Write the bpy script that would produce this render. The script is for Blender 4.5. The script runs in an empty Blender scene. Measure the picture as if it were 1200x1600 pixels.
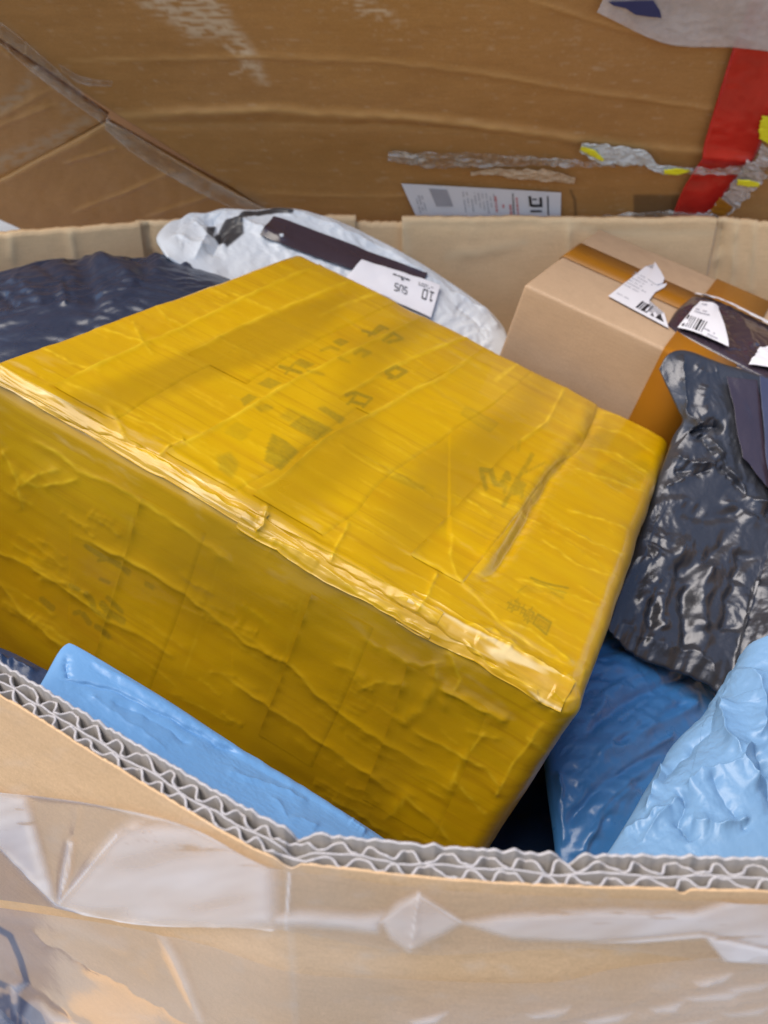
import bpy, bmesh, math, random
import numpy as np
from mathutils import Vector, Matrix
C = bpy.context.scene
COL = C.collection

# ------------------------------------------------------------------ camera, world, sun
FPX, PITCH, CAMZ = 1384.0, math.radians(32), 1.2
cam_d = bpy.data.cameras.new('camera'); cam = bpy.data.objects.new('camera', cam_d); COL.objects.link(cam)
cam.location = (0, 0, CAMZ); cam.rotation_euler = (math.pi / 2 - PITCH, 0, 0)
cam_d.sensor_fit = 'VERTICAL'; cam_d.sensor_height = 36; cam_d.lens = 36 * FPX / 1600
cam_d.clip_start = 0.02; cam_d.clip_end = 400
cam_d.dof.use_dof = True; cam_d.dof.focus_distance = 0.47; cam_d.dof.aperture_fstop = 11.5
C.camera = cam
W = bpy.data.worlds.new('World'); C.world = W; W.use_nodes = True
nt = W.node_tree; sky = nt.nodes.new('ShaderNodeTexSky'); sky.sky_type = 'NISHITA'
SUN_EL, SUN_AZ = math.radians(66), math.radians(250)       # azimuth clockwise from +Y: behind the camera, to its left
sky.sun_disc = False; sky.sun_elevation = SUN_EL; sky.sun_rotation = SUN_AZ
sky.air_density = 1.0; sky.dust_density = 1.2; sky.ozone_density = 1.0
bg = nt.nodes['Background']; bg.inputs[1].default_value = 0.12
nt.links.new(sky.outputs[0], bg.inputs[0])
sun_d = bpy.data.lights.new('sun', 'SUN'); sun = bpy.data.objects.new('sun', sun_d); COL.objects.link(sun)
sun_d.energy = 2.2; sun_d.angle = math.radians(55); sun_d.color = (1, 0.90, 0.76)
sd = Vector((math.sin(SUN_AZ) * math.cos(SUN_EL), math.cos(SUN_AZ) * math.cos(SUN_EL), math.sin(SUN_EL)))
sun.rotation_euler = sd.to_track_quat('Z', 'Y').to_euler()
C.view_settings.view_transform = 'Standard'; C.view_settings.look = 'None'
C.view_settings.exposure = 0.92; C.view_settings.gamma = 1
C.cycles.max_bounces = 8; C.cycles.transparent_max_bounces = 12; C.cycles.caustics_reflective = False
try: C.cycles.use_denoising = True
except Exception: pass

# ------------------------------------------------------------------ maths helpers
rng = np.random.default_rng(7); random.seed(7)
cp, sp = math.cos(PITCH), math.sin(PITCH)
CAM = np.array([0, 0, CAMZ])

def ray(x, y):
    x = np.asarray(x, float); y = np.asarray(y, float)
    xc = (x - 600) / FPX; yc = (y - 800) / FPX
    return np.stack([xc, cp - yc * sp, -yc * cp - sp], -1)

def at(x, y, Y):                       # the point of a sight line at a chosen distance Y in front of the camera
    r = ray(x, y); return CAM + r * (np.asarray(Y, float) / r[..., 1])[..., None]

def at_z(x, y, Z):
    r = ray(x, y); return CAM + r * ((Z - CAMZ) / r[..., 2])[..., None]

def proj(P):
    X = P[..., 0]; Y = P[..., 1]; Z = P[..., 2] - CAMZ
    zc = np.maximum(Y * cp - Z * sp, 1e-3); yc = -Y * sp - Z * cp
    return np.stack([600 + FPX * X / zc, 800 + FPX * yc / zc], -1)

def sstep(a, b, x):
    t = np.clip((x - a) / (b - a), 0, 1); return t * t * (3 - 2 * t)

_perm = np.random.default_rng(3).permutation(4096)
_g = np.random.default_rng(4).uniform(0, 2 * np.pi, 4096)
def _h(i, j, s): return _perm[(_perm[(i + s * 57) & 4095] + j) & 4095]
def perlin(x, y, s=0):
    x = np.asarray(x, float); y = np.asarray(y, float)
    i = np.floor(x).astype(int); j = np.floor(y).astype(int); fx = x - i; fy = y - j
    u = fx**3 * (fx * (fx * 6 - 15) + 10); v = fy**3 * (fy * (fy * 6 - 15) + 10)
    def d(a, b):
        g = _g[_h(i + a, j + b, s)]; return np.cos(g) * (fx - a) + np.sin(g) * (fy - b)
    return 1.4 * ((d(0, 0) * (1 - u) + d(1, 0) * u) * (1 - v) + (d(0, 1) * (1 - u) + d(1, 1) * u) * v)
def fbm(x, y, s=0, n=4, g=.5):
    a, r, t = 1., 0., 0.
    for k in range(n): r = r + a * perlin(x * 2**k, y * 2**k, s + k); t += a; a *= g
    return r / t
def ridged(x, y, s=0, n=3):
    a, r, t = 1., 0., 0.
    for k in range(n):
        r = r + a * (1 - np.abs(perlin(x * 2**k, y * 2**k, s + k)) * 2.2); t += a; a *= .5
    return r / t
def facets(x, y, s=0):                 # crumpled film: flat triangular facets meeting in sharp creases, about -1..1
    wx = .55 * perlin(x * .7, y * .7, s + 31) + .2 * perlin(x * 2.1, y * 2.1, s + 33); wy = .55 * perlin(x * .7, y * .7, s + 32) + .2 * perlin(x * 2.1, y * 2.1, s + 34)
    x = x + wx; y = y + wy
    out = 0.
    for k, (a, f) in enumerate(((.7, 1.), (.3, 1.9))):
        c_, s_ = math.cos(.6 + 1.3 * k), math.sin(.6 + 1.3 * k); X = (x * c_ + y * s_) * f + 7.3 * k; Y = (-x * s_ + y * c_) * f
        i = np.floor(X).astype(int); j = np.floor(Y).astype(int); fx = X - i; fy = Y - j
        v = lambda p, q: _perm[_h(i + p, j + q, s + 3 * k)] / 2047.5 - 1
        lo = v(0, 0) + (v(1, 0) - v(0, 0)) * fx + (v(0, 1) - v(0, 0)) * fy
        hi = v(1, 1) + (v(0, 1) - v(1, 1)) * (1 - fx) + (v(1, 0) - v(1, 1)) * (1 - fy)
        out = out + a * np.where(fx + fy < 1, lo, hi)
    return out

def seg_dist(px, pts):
    """distance to a polyline, arc position 0..1 and the side (sign) of each point"""
    pts = np.asarray(pts, float); d = np.full(len(px), 1e9); arc = np.zeros(len(px)); side = np.ones(len(px))
    L = np.linalg.norm(np.diff(pts, axis=0), axis=1); cum = np.r_[0, np.cumsum(L)]
    for k in range(len(pts) - 1):
        a, b = pts[k], pts[k + 1]; e = b - a
        t = np.clip(((px - a) @ e) / max(e @ e, 1e-9), 0, 1)
        q = px - (a + t[:, None] * e); dd = np.hypot(q[:, 0], q[:, 1]); m = dd < d
        d[m] = dd[m]; arc[m] = (cum[k] + t[m] * L[k]) / cum[-1]
        side[m] = np.sign(e[0] * q[m, 1] - e[1] * q[m, 0])
    return d, arc, side

def folds(px, lst, s=0):
    """sum of folds: (polyline in photo pixels, height in metres, width in pixels, kind)"""
    shp = px.shape[:-1]; p = px.reshape(-1, 2); out = np.zeros(len(p))
    for n, f in enumerate(lst):
        pts, amp, w = np.asarray(f[0], float), f[1], f[2]; kind = f[3] if len(f) > 3 else 'ridge'
        lo = pts.min(0) - 6 * w - 4; hi = pts.max(0) + 6 * w + 4
        m = np.where(((p > lo) & (p < hi)).all(1))[0]
        if not len(m): continue
        q = p[m]
        q2 = q + np.stack([perlin(q[:, 0] / 23., q[:, 1] / 23., s + n), perlin(q[:, 0] / 23., q[:, 1] / 23., s + n + 9)], -1) * (min(w * .9, 5) if kind not in ('round', 'step') else .35 * w)
        d, arc, side = seg_dist(q2, pts)
        tap = sstep(0, .12, arc) * sstep(0, .12, 1 - arc) * (.75 + .5 * perlin(arc * 6, arc * 0 + n * 1.7, s))
        sd_ = d * side
        if kind == 'ridge': v = np.exp(-d / w) + .4 * np.exp(-(d / (2.2 * w))**2)
        elif kind == 'round': v = np.exp(-(d / w)**2)
        elif kind == 'lip': v = np.where(sd_ > 0, np.exp(-d / (3.5 * w)), np.exp(-d / (.45 * w)))     # sharp on one side only
        elif kind == 'pil': v = np.where(sd_ < 0, np.exp(-d / (3.5 * w)), np.exp(-d / (.45 * w)))
        elif kind == 'step': v = .5 * (1 + np.tanh(sd_ / w)) * np.exp(-(d / (14 * w))**2)
        out[m] += amp * tap * v
    return out.reshape(shp)

def in_poly(px, poly, soft=2.0):
    """soft mask of a polygon given in photo pixels"""
    shp = px.shape[:-1]; p = px.reshape(-1, 2); poly = np.asarray(poly, float)
    out = np.zeros(len(p)); lo = poly.min(0) - soft * 2; hi = poly.max(0) + soft * 2
    m = np.where(((p > lo) & (p < hi)).all(1))[0]
    if len(m):
        q = p[m]; ins = np.zeros(len(q), bool); x, y = q[:, 0], q[:, 1]
        for k in range(len(poly)):
            (x1, y1), (x2, y2) = poly[k - 1], poly[k]
            c = (y1 > y) != (y2 > y)
            ins ^= c & (x < (x2 - x1) * (y - y1) / (y2 - y1 + 1e-12) + x1)
        d = seg_dist(q, np.r_[poly, poly[:1]])[0]
        out[m] = sstep(-soft, soft, np.where(ins, d, -d))
    return out.reshape(shp)

def stroke(px, pts, w, soft=1.5):
    shp = px.shape[:-1]; p = px.reshape(-1, 2); out = np.zeros(len(p)); P = np.asarray(pts, float)
    m = np.where(((p > P.min(0) - w - 4) & (p < P.max(0) + w + 4)).all(1))[0]
    if len(m): out[m] = 1 - sstep(w / 2 - soft, w / 2 + soft, seg_dist(p[m], P)[0])
    return out.reshape(shp)

def curve(pts, n):
    """points on a smooth (Catmull-Rom) curve through pts, evenly by chord"""
    P = np.asarray(pts, float)
    if len(P) == 2:
        t = np.linspace(0, 1, n)[:, None]; return P[0] * (1 - t) + P[1] * t
    L = np.r_[0, np.cumsum(np.linalg.norm(np.diff(P, axis=0), axis=1))]
    Q = np.vstack([2 * P[0] - P[1], P, 2 * P[-1] - P[-2]])
    s = np.linspace(0, L[-1], n); k = np.clip(np.searchsorted(L, s, 'right') - 1, 0, len(P) - 2)
    t = ((s - L[k]) / (L[k + 1] - L[k]))[:, None]
    a, b, c, d = Q[k], Q[k + 1], Q[k + 2], Q[k + 3]
    return .5 * (2 * b + (c - a) * t + (2 * a - 5 * b + 4 * c - d) * t * t + (3 * b - a - 3 * c + d) * t**3)

# slack film: a grid given longer rest lengths than the shape it lies on, relaxed until it buckles into creases
def twice(A):
    """double the grid (cubic mid points)"""
    def ax(A):
        P=np.concatenate([2*A[:1]-A[1:2],A,2*A[-1:]-A[-2:-1]],0); m=(-P[:-3]+9*P[1:-2]+9*P[2:-1]-P[3:])/16
        o=np.zeros((2*len(A)-1,)+A.shape[1:],A.dtype); o[::2]=A; o[1::2]=m; return o
    return np.swapaxes(ax(np.swapaxes(ax(A),0,1)),0,1)
def wrinkle(P, gu, gv, seed=0, levels=3, iters=(70,50,30), attract=.02, stiff=.25, n0=.004):
    r=np.random.default_rng(seed); step=2**(levels-1)
    B=P[::step,::step].astype(np.float32); X=B.copy()
    du=np.gradient(B,axis=0);dv=np.gradient(B,axis=1);n=np.cross(du,dv);n/=np.linalg.norm(n,axis=-1,keepdims=True)+1e-9
    X=X+n*(n0*r.standard_normal(B.shape[:2]).astype(np.float32))[...,None]
    for L in range(levels):
        if L:
            X=twice(X); B=P[::2**(levels-1-L),::2**(levels-1-L)].astype(np.float32)
            du=np.gradient(B,axis=0);dv=np.gradient(B,axis=1);n=np.cross(du,dv);n/=np.linalg.norm(n,axis=-1,keepdims=True)+1e-9
            X=X+n*(n0*.15/L*r.standard_normal(B.shape[:2]).astype(np.float32))[...,None]
        U=np.linspace(0,1,B.shape[0])[:,None];V=np.linspace(0,1,B.shape[1])[None]
        edge=np.minimum(np.minimum(U,1-U),np.minimum(V,1-V)); pin=np.clip(1-edge/.06,0,1)[...,None].astype(np.float32)
        def rest(a,b,g): return (np.linalg.norm(B[a]-B[b],axis=-1)*(1+g)).astype(np.float32)
        S=np.s_; C=[]
        def con(a,b,g,k): C.append((a,b,rest(a,b,g),k))
        for o in (0,1):
            nu=(B.shape[0]-o)//2*2; con(S[o:o+nu:2],S[o+1:o+nu:2],gu,.5)
            nv=(B.shape[1]-o)//2*2; con(S[:,o:o+nv:2],S[:,o+1:o+nv:2],gv,.5)
        gd=np.sqrt(((1+gu)**2+(1+gv)**2)/2)-1
        for o in (0,1):
            nu=(B.shape[0]-o)//2*2
            con(S[o:o+nu:2,:-1],S[o+1:o+nu:2,1:],gd,.2); con(S[o:o+nu:2,1:],S[o+1:o+nu:2,:-1],gd,.2)
        bend=[]
        for o in range(4):
            a=S[o:B.shape[0]-2:4];b=S[o+2:B.shape[0]:4]; bend.append((a,b,rest(a,b,gu*.9),stiff*.5))
            a=S[:,o:B.shape[1]-2:4];b=S[:,o+2:B.shape[1]:4]; bend.append((a,b,rest(a,b,gv*.9),stiff*.5))
        for it in range(iters[L]):
            for a,b,l,k in C+bend:
                d=X[b]-X[a]; q=np.sqrt((d*d).sum(-1))+1e-9; c=d*(k*(1-l/q))[...,None]; X[a]+=c; X[b]-=c
            X+=(B-X)*(attract/(2**L)+.3*pin)
    return X.astype(float)

# ------------------------------------------------------------------ scene helpers
def link(o, parent=None):
    COL.objects.link(o)
    if parent is not None: o.parent = parent
    return o
def tag(o, label=None, cat=None, group=None, kind=None):
    for k, v in (('label', label), ('category', cat), ('group', group), ('kind', kind)):
        if v: o[k] = v
    return o
def empty(name, loc=(0, 0, 0)):
    o = bpy.data.objects.new(name, None); o.location = loc; o.empty_display_size = .05; return link(o)
def mesh_obj(name, V, F, mat, parent=None, attrs=None, smooth=True, loc=None, world=True):
    """V in world space; the mesh is stored about its own origin"""
    V = np.asarray(V, float).reshape(-1, 3)
    base = np.zeros(3)
    if parent is not None and world:
        M = parent_world(parent)
        V = (V - np.array(M.translation)) @ np.array(M.to_3x3())
    if loc is None: base = V.mean(0)
    elif loc is not False: base = np.asarray(loc, float)
    me = bpy.data.meshes.new(name); V = V - base
    F = np.asarray(F, dtype=object) if not isinstance(F, np.ndarray) else F
    if isinstance(F, np.ndarray) and F.dtype != object:
        k = F.shape[1]; me.vertices.add(len(V)); me.vertices.foreach_set('co', V.astype(np.float32).ravel())
        me.loops.add(F.size); me.loops.foreach_set('vertex_index', F.astype(np.int32).ravel())
        me.polygons.add(len(F)); me.polygons.foreach_set('loop_start', np.arange(0, F.size, k, dtype=np.int32))
        me.update(calc_edges=True)
    else:
        me.from_pydata(V.tolist(), [], [list(f) for f in F]); me.update()
    if smooth: me.polygons.foreach_set('use_smooth', np.ones(len(me.polygons), bool))
    for a, val in (attrs or {}).items():
        at_ = me.attributes.new(a, 'FLOAT', 'POINT'); at_.data.foreach_set('value', np.asarray(val, np.float32).ravel())
    if mat is not None: me.materials.append(mat)
    o = bpy.data.objects.new(name, me); o.location = base
    return link(o, parent)
def parent_world(o):
    M = o.matrix_basis.copy()
    while o.parent is not None: o = o.parent; M = o.matrix_basis @ M
    return M
def grid_faces(nu, nv, off=0, flip=False):
    i, j = np.meshgrid(np.arange(nu - 1), np.arange(nv - 1), indexing='ij')
    a = (i * nv + j).ravel() + off
    f = np.stack([a, a + nv, a + nv + 1, a + 1], -1)
    return f[:, ::-1] if flip else f
def closed_sheet(Pf, Pb):
    """front grid, back grid and the four rims between them"""
    nu, nv = Pf.shape[:2]; n = nu * nv
    F = [grid_faces(nu, nv), grid_faces(nu, nv, n, True)]
    idx = np.arange(n).reshape(nu, nv)
    for e, fl in ((idx[0], 0), (idx[-1], 1), (idx[:, 0], 1), (idx[:, -1], 0)):
        q = np.stack([e[:-1], e[1:], e[1:] + n, e[:-1] + n], -1)
        F.append(q[:, ::-1] if fl else q)
    return np.vstack([Pf.reshape(-1, 3), Pb.reshape(-1, 3)]), np.vstack(F)
def grid_normals(P):
    du = np.gradient(P, axis=0); dv = np.gradient(P, axis=1); n = np.cross(du, dv)
    n /= np.linalg.norm(n, axis=-1, keepdims=True) + 1e-12
    if ((CAM - P) * n).sum(-1).mean() < 0: n = -n
    return n
def smooth_field(A, n):
    for _ in range(n):
        B = np.pad(A, [(1, 1), (1, 1)] + [(0, 0)] * (A.ndim - 2), mode='edge')
        A = (B[:-2, 1:-1] + B[2:, 1:-1] + B[1:-1, :-2] + B[1:-1, 2:] + 2 * A) / 6
    return A
def poly_sheet(name, pts, nrm, mat, parent, thick=.0003, off=.0):
    """flat cut piece: polygon of world points, lifted off along nrm, with a real thickness"""
    pts = np.asarray(pts, float) + np.asarray(nrm) * off
    bm = bmesh.new(); top = [bm.verts.new(p + np.asarray(nrm) * thick) for p in pts]; bot = [bm.verts.new(p) for p in pts]
    bm.faces.new(top); bm.faces.new(bot[::-1]); n = len(pts)
    for k in range(n):
        bm.faces.new((top[k], bot[k], bot[(k + 1) % n], top[(k + 1) % n]))
    bmesh.ops.triangulate(bm, faces=[f for f in bm.faces if len(f.verts) > 4]); bmesh.ops.recalc_face_normals(bm, faces=bm.faces)
    V = [v.co[:] for v in bm.verts]; bm.verts.index_update(); F = [[v.index for v in f.verts] for f in bm.faces]; bm.free()
    return mesh_obj(name, V, F, mat, parent, smooth=False)

# ------------------------------------------------------------------ materials
def new_mat(name):
    m = bpy.data.materials.new(name); m.use_nodes = True; n = m.node_tree.nodes
    return m, n, m.node_tree.links, n['Principled BSDF']
def N(n, t, **kw):
    o = n.new('ShaderNode' + t)
    for k, v in kw.items():
        if k.startswith('i_'): o.inputs[k[2:].replace('_', ' ')].default_value = v
        else: setattr(o, k, v)
    return o
def ramp(n, l, src, stops):
    r = n.new('ShaderNodeValToRGB'); e = r.color_ramp.elements
    while len(e) > 1: e.remove(e[-1])
    e[0].position, e[0].color = stops[0][0], (*stops[0][1], 1)
    for p, c in stops[1:]:
        x = e.new(p); x.color = (*c, 1)
    l.new(src, r.inputs[0]); return r.outputs[0]
def mixc(n, l, fac, a, b):
    m = N(n, 'Mix', data_type='RGBA'); 
    if isinstance(fac, (int, float)): m.inputs[0].default_value = fac
    else: l.new(fac, m.inputs[0])
    for s, v in ((6, a), (7, b)):
        if isinstance(v, tuple): m.inputs[s].default_value = (*v, 1)
        else: l.new(v, m.inputs[s])
    return m.outputs[2]
def coords(n, l, scale=(1, 1, 1), kind='Object', rot=(0, 0, 0)):
    t = N(n, 'TexCoord'); m = N(n, 'Mapping'); m.inputs['Scale'].default_value = scale; m.inputs['Rotation'].default_value = rot
    l.new(t.outputs[kind], m.inputs[0]); return m.outputs[0]
def attr(n, name):
    a = N(n, 'Attribute'); a.attribute_name = name; return a.outputs['Fac']
def mul(n, l, a, k):
    m = N(n, 'Math', operation='MULTIPLY'); l.new(a, m.inputs[0])
    if isinstance(k, (int, float)): m.inputs[1].default_value = k
    else: l.new(k, m.inputs[1])
    return m.outputs[0]
def noise(n, l, co, sc, det=4, rough=.55):
    t = N(n, 'TexNoise'); t.inputs['Scale'].default_value = sc; t.inputs['Detail'].default_value = det; t.inputs['Roughness'].default_value = rough
    l.new(co, t.inputs['Vector']); return t.outputs[0]
def bump(n, l, b, h, strength=.3, dist=.001, prev=None):
    u = N(n, 'Bump'); u.inputs['Strength'].default_value = strength; u.inputs['Distance'].default_value = dist
    l.new(h, u.inputs['Height'])
    if prev is not None: l.new(prev, u.inputs['Normal'])
    if b is not None: l.new(u.outputs[0], b.inputs['Normal'])
    return u.outputs[0]

def kraft(name, c1, c2, rough=.75, spec=.25, stripes=None, masks=()):
    m, n, l, b = new_mat(name)
    co = coords(n, l)
    f = noise(n, l, co, 14, 5, .6); g = noise(n, l, coords(n, l, (60, 60, 500)), 1, 3, .6); h = noise(n, l, co, 900, 2, .6)
    c = mixc(n, l, ramp(n, l, f, [(.3, (0, 0, 0)), (.7, (1, 1, 1))]), c1, c2)
    d1 = tuple(x * .82 for x in c1)
    c = mixc(n, l, mul(n, l, ramp(n, l, g, [(.45, (0, 0, 0)), (.75, (1, 1, 1))]), .45), c, d1)
    c = mixc(n, l, mul(n, l, ramp(n, l, h, [(.4, (0, 0, 0)), (.7, (1, 1, 1))]), .6), c, d1)
    h2 = noise(n, l, coords(n, l, (1, 1, 2.5)), 260, 3, .7); c = mixc(n, l, mul(n, l, ramp(n, l, h2, [(.58, (0, 0, 0)), (.72, (1, 1, 1))]), .35), c, tuple(min(1, x * 1.18) for x in c2))
    for a, col, k in masks: c = mixc(n, l, mul(n, l, attr(n, a), k), c, col)
    l.new(c, b.inputs['Base Color']); b.inputs['Roughness'].default_value = rough; b.inputs['Specular IOR Level'].default_value = spec
    p = bump(n, l, None, f, .25, .004)
    bump(n, l, b, h, .25, .0006, p)
    return m
def film(name, col, col2, rough=.3, spec=.5, coat=.0, fine=.35, scale=1., masks=(), metal=.0):
    """polythene mailer film"""
    m, n, l, b = new_mat(name)
    co = coords(n, l)
    c = mixc(n, l, noise(n, l, co, 9, 3), col, col2)
    for a, cc, k in masks: c = mixc(n, l, mul(n, l, attr(n, a), k), c, cc)
    l.new(c, b.inputs['Base Color'])
    l.new(ramp(n, l, noise(n, l, co, 20, 3), [(.3, (rough * .8,) * 3), (.7, (rough * 1.25,) * 3)]), b.inputs['Roughness'])
    b.inputs['Metallic'].default_value = metal; b.inputs['Specular IOR Level'].default_value = spec; b.inputs['Coat Weight'].default_value = coat; b.inputs['Coat Roughness'].default_value = .15
    p = bump(n, l, None, noise(n, l, co, 55 * scale, 4, .6), fine, .004)
    v = N(n, 'TexVoronoi', feature='DISTANCE_TO_EDGE'); v.inputs['Scale'].default_value = 70 * scale
    wv = N(n, 'VectorMath', operation='ADD'); nn = N(n, 'TexNoise'); nn.inputs['Scale'].default_value = 30 * scale
    l.new(co, nn.inputs['Vector']); sc = N(n, 'VectorMath', operation='SCALE'); sc.inputs['Scale'].default_value = .03
    l.new(nn.outputs[1], sc.inputs[0]); l.new(co, wv.inputs[0]); l.new(sc.outputs[0], wv.inputs[1]); l.new(wv.outputs[0], v.inputs['Vector'])
    p = bump(n, l, None, v.outputs['Distance'], fine * .35, .003, p)
    bump(n, l, b, noise(n, l, co, 400 * scale, 2), fine * .35, .0006, p)
    return m
def plain(name, col, rough=.6, spec=.3, nz=.12, scale=60, bm=.0):
    m, n, l, b = new_mat(name); co = coords(n, l); f = noise(n, l, co, scale, 4)
    l.new(mixc(n, l, f, tuple(x * (1 - nz) for x in col), tuple(min(1, x * (1 + nz)) for x in col)), b.inputs['Base Color'])
    b.inputs['Roughness'].default_value = rough; b.inputs['Specular IOR Level'].default_value = spec
    if bm: bump(n, l, b, f, bm, .001)
    return m
def clear_film(name, tint=(.97, .96, 1.), base=.1, haze=.45, rough=.12, mask=True, rel=.5, scale=1.):
    """see-through tape: gloss over clear, milky where its attribute 'lift' paints sky and ground reflections on loose tape"""
    m, n, l, b = new_mat(name); n.remove(b); out = n['Material Output']; co = coords(n, l)
    tr = N(n, 'BsdfTransparent'); tr.inputs[0].default_value = (.97, .96, .95, 1)
    gl = N(n, 'BsdfGlossy'); gl.inputs['Roughness'].default_value = rough; gl.inputs[0].default_value = (1, 1, 1, 1)
    df = N(n, 'BsdfDiffuse'); df.inputs[0].default_value = (*tint, 1)
    p = bump(n, l, None, noise(n, l, co, 40 * scale, 4, .6), rel, .004); p = bump(n, l, None, noise(n, l, co, 260 * scale, 2), rel * .4, .0008, p)
    fr = N(n, 'LayerWeight')
    for t in (gl.inputs['Normal'], df.inputs['Normal'], fr.inputs['Normal']): l.new(p, t)
    pw_ = N(n, 'Math', operation='POWER'); pw_.inputs[1].default_value = 4.0; l.new(fr.outputs['Facing'], pw_.inputs[0])
    hz = N(n, 'Math', operation='ADD'); hz.inputs[1].default_value = base
    hz.use_clamp = True
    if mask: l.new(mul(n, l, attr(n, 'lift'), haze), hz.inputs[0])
    else: l.new(mul(n, l, ramp(n, l, noise(n, l, co, 25 * scale, 4), [(.45, (0, 0, 0)), (.7, (1, 1, 1))]), haze), hz.inputs[0])
    m1 = N(n, 'MixShader'); l.new(hz.outputs[0], m1.inputs[0]); l.new(tr.outputs[0], m1.inputs[1]); l.new(df.outputs[0], m1.inputs[2])
    f2 = N(n, 'Math', operation='MULTIPLY_ADD'); f2.inputs[1].default_value = .9; f2.inputs[2].default_value = 0.05; f2.use_clamp = True
    l.new(pw_.outputs[0], f2.inputs[0])
    m2 = N(n, 'MixShader'); l.new(f2.outputs[0], m2.inputs[0]); l.new(m1.outputs[0], m2.inputs[1]); l.new(gl.outputs[0], m2.inputs[2])
    l.new(m2.outputs[0], out.inputs[0]); return m

def yellow_tape():
    m, n, l, b = new_mat('yellow_packing_tape'); co = coords(n, l)
    st = noise(n, l, coords(n, l, (5, 55, 90)), 1, 4, .6)          # stretch marks run along the tape
    bl = noise(n, l, co, 11, 4, .55); fi = noise(n, l, coords(n, l, (18, 330, 330)), 1, 3, .6)
    amber, yel = (.43, .208, .0008), (.56, .342, .0010)
    c = mixc(n, l, ramp(n, l, st, [(.2, (0, 0, 0)), (.8, (1, 1, 1))]), amber, yel)
    c = mixc(n, l, mul(n, l, ramp(n, l, bl, [(.38, (0, 0, 0)), (.62, (1, 1, 1))]), .55), c, (.50, .292, .0008))
    oi = N(n, 'ObjectInfo'); c = mixc(n, l, mul(n, l, oi.outputs['Random'], .3), c, (.60, .37, .0012))
    sk = ramp(n, l, noise(n, l, coords(n, l, (4.5, 210, 210)), 1, 3, .55), [(.50, (0, 0, 0)), (.66, (1, 1, 1))]); pm_ = ramp(n, l, noise(n, l, co, 7, 2), [(.42, (0, 0, 0)), (.6, (1, 1, 1))])
    c = mixc(n, l, mul(n, l, mul(n, l, sk, pm_), .5), c, (.36, .18, .001))
    c = mixc(n, l, mul(n, l, attr(n, 'fold'), .75), c, (.74, .50, .02))  # paler doubled tape at creases, with the ridge highlights painted in
    c = mixc(n, l, mul(n, l, attr(n, 'bare'), .75), c, (.82, .70, .42))  # scuffs and the near edge's highlight, painted as pale colour
    c = mixc(n, l, mul(n, l, attr(n, 'band_shade'), .7), c, (.33, .185, .002))  # tape overlaps on top; on the front, shade put into the colour
    c = mixc(n, l, mul(n, l, attr(n, 'ink'), .5), c, (.085, .095, .012))
    l.new(c, b.inputs['Base Color'])
    l.new(ramp(n, l, bl, [(.3, (.26,) * 3), (.7, (.42,) * 3)]), b.inputs['Roughness'])
    b.inputs['Specular IOR Level'].default_value = .35; b.inputs['Coat Weight'].default_value = .4; b.inputs['Coat Roughness'].default_value = .08
    p = bump(n, l, None, fi, .05, .0008); p = bump(n, l, None, st, .05, .002, p)
    bump(n, l, b, noise(n, l, co, 45, 3), .10, .0025, p)
    return m

M = {}
M['yellow'] = yellow_tape()
M['kraft_front'] = kraft('kraft_front', (.64, .415, .225), (.70, .46, .26), masks=(('scuff', (.60, .52, .45), .7), ('ink', (.022, .03, .075), .9)))
M['kraft_inside'] = kraft('kraft_inside', (.71, .485, .265), (.75, .53, .30), masks=(('scuff', (.66, .50, .30), .6),))
M['kraft_carton'] = kraft('kraft_carton', (.46, .31, .19), (.52, .355, .22), .6)
M['kraft_dark'] = kraft('kraft_dark', (.40, .192, .056), (.45, .222, .07), .42, .4, masks=(('scuff', (.62, .47, .31), .8), ('crease', (.58, .33, .12), .75), ('bare', (.42, .31, .20), .6), ('ink', (.05, .03, .018), .8)))
M['pulp'] = plain('grey_paper_pulp', (.46, .43, .425), .95, .1, .22, 500, .5)
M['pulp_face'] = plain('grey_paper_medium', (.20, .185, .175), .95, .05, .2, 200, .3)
M['blue'] = film('blue_film', (.12, .285, .54), (.145, .32, .575), .36, .45, .1, fine=.10)
M['light_blue'] = film('light_blue_film', (.135, .26, .43), (.165, .295, .46), .38, .4, .05, fine=.16)
M['mid_blue'] = film('mid_blue_film', (.03, .13, .335), (.042, .16, .385), .30, .5, .15, fine=.12)
M['navy'] = film('navy_film', (.010, .030, .085), (.014, .04, .11), .35, .45, fine=.25)
M['slate'] = film('slate_film', (.014, .022, .045), (.020, .030, .058), .30, .5, fine=.18)
M['black'] = film('black_film', (.042, .045, .056), (.058, .061, .074), .30, .6, .15, fine=.2, scale=1.3, metal=.45)
M['white'] = film('pale_grey_film', (.52, .55, .58), (.60, .62, .64), .38, .45, fine=.22, masks=(('ink', (.012, .010, .012), .95),))
M['amber_tape'] = plain('amber_tape', (.30, .115, .006), .4, .35, .14, 25, .1)
M['paper'] = plain('label_paper', (.72, .70, .72), .5, .35, .04, 40)
M['ink'] = plain('black_ink', (.02, .02, .024), .5, .3)
M['grey_ink'] = plain('grey_ink', (.36, .35, .38), .5, .3)
M['red_ink'] = plain('red_ink', (.62, .22, .22), .5, .3)
M['red_tape'] = plain('red_tape', (.50, .022, .014), .2, .5, .45, 28, .3)
M['yellow_print'] = plain('yellow_print', (.80, .72, .02), .35, .5)
M['purple_label'] = film('dark_label_film', (.030, .020, .030), (.045, .032, .045), .22, .6, .3, fine=.2)
M['navy_label'] = film('navy_label_film', (.035, .042, .085), (.055, .06, .11), .4, .5, fine=.3)
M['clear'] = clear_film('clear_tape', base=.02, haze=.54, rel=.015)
M['clear_wrap'] = clear_film('clear_wrap', base=.015, haze=.45, rel=.05, scale=.8)
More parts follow.
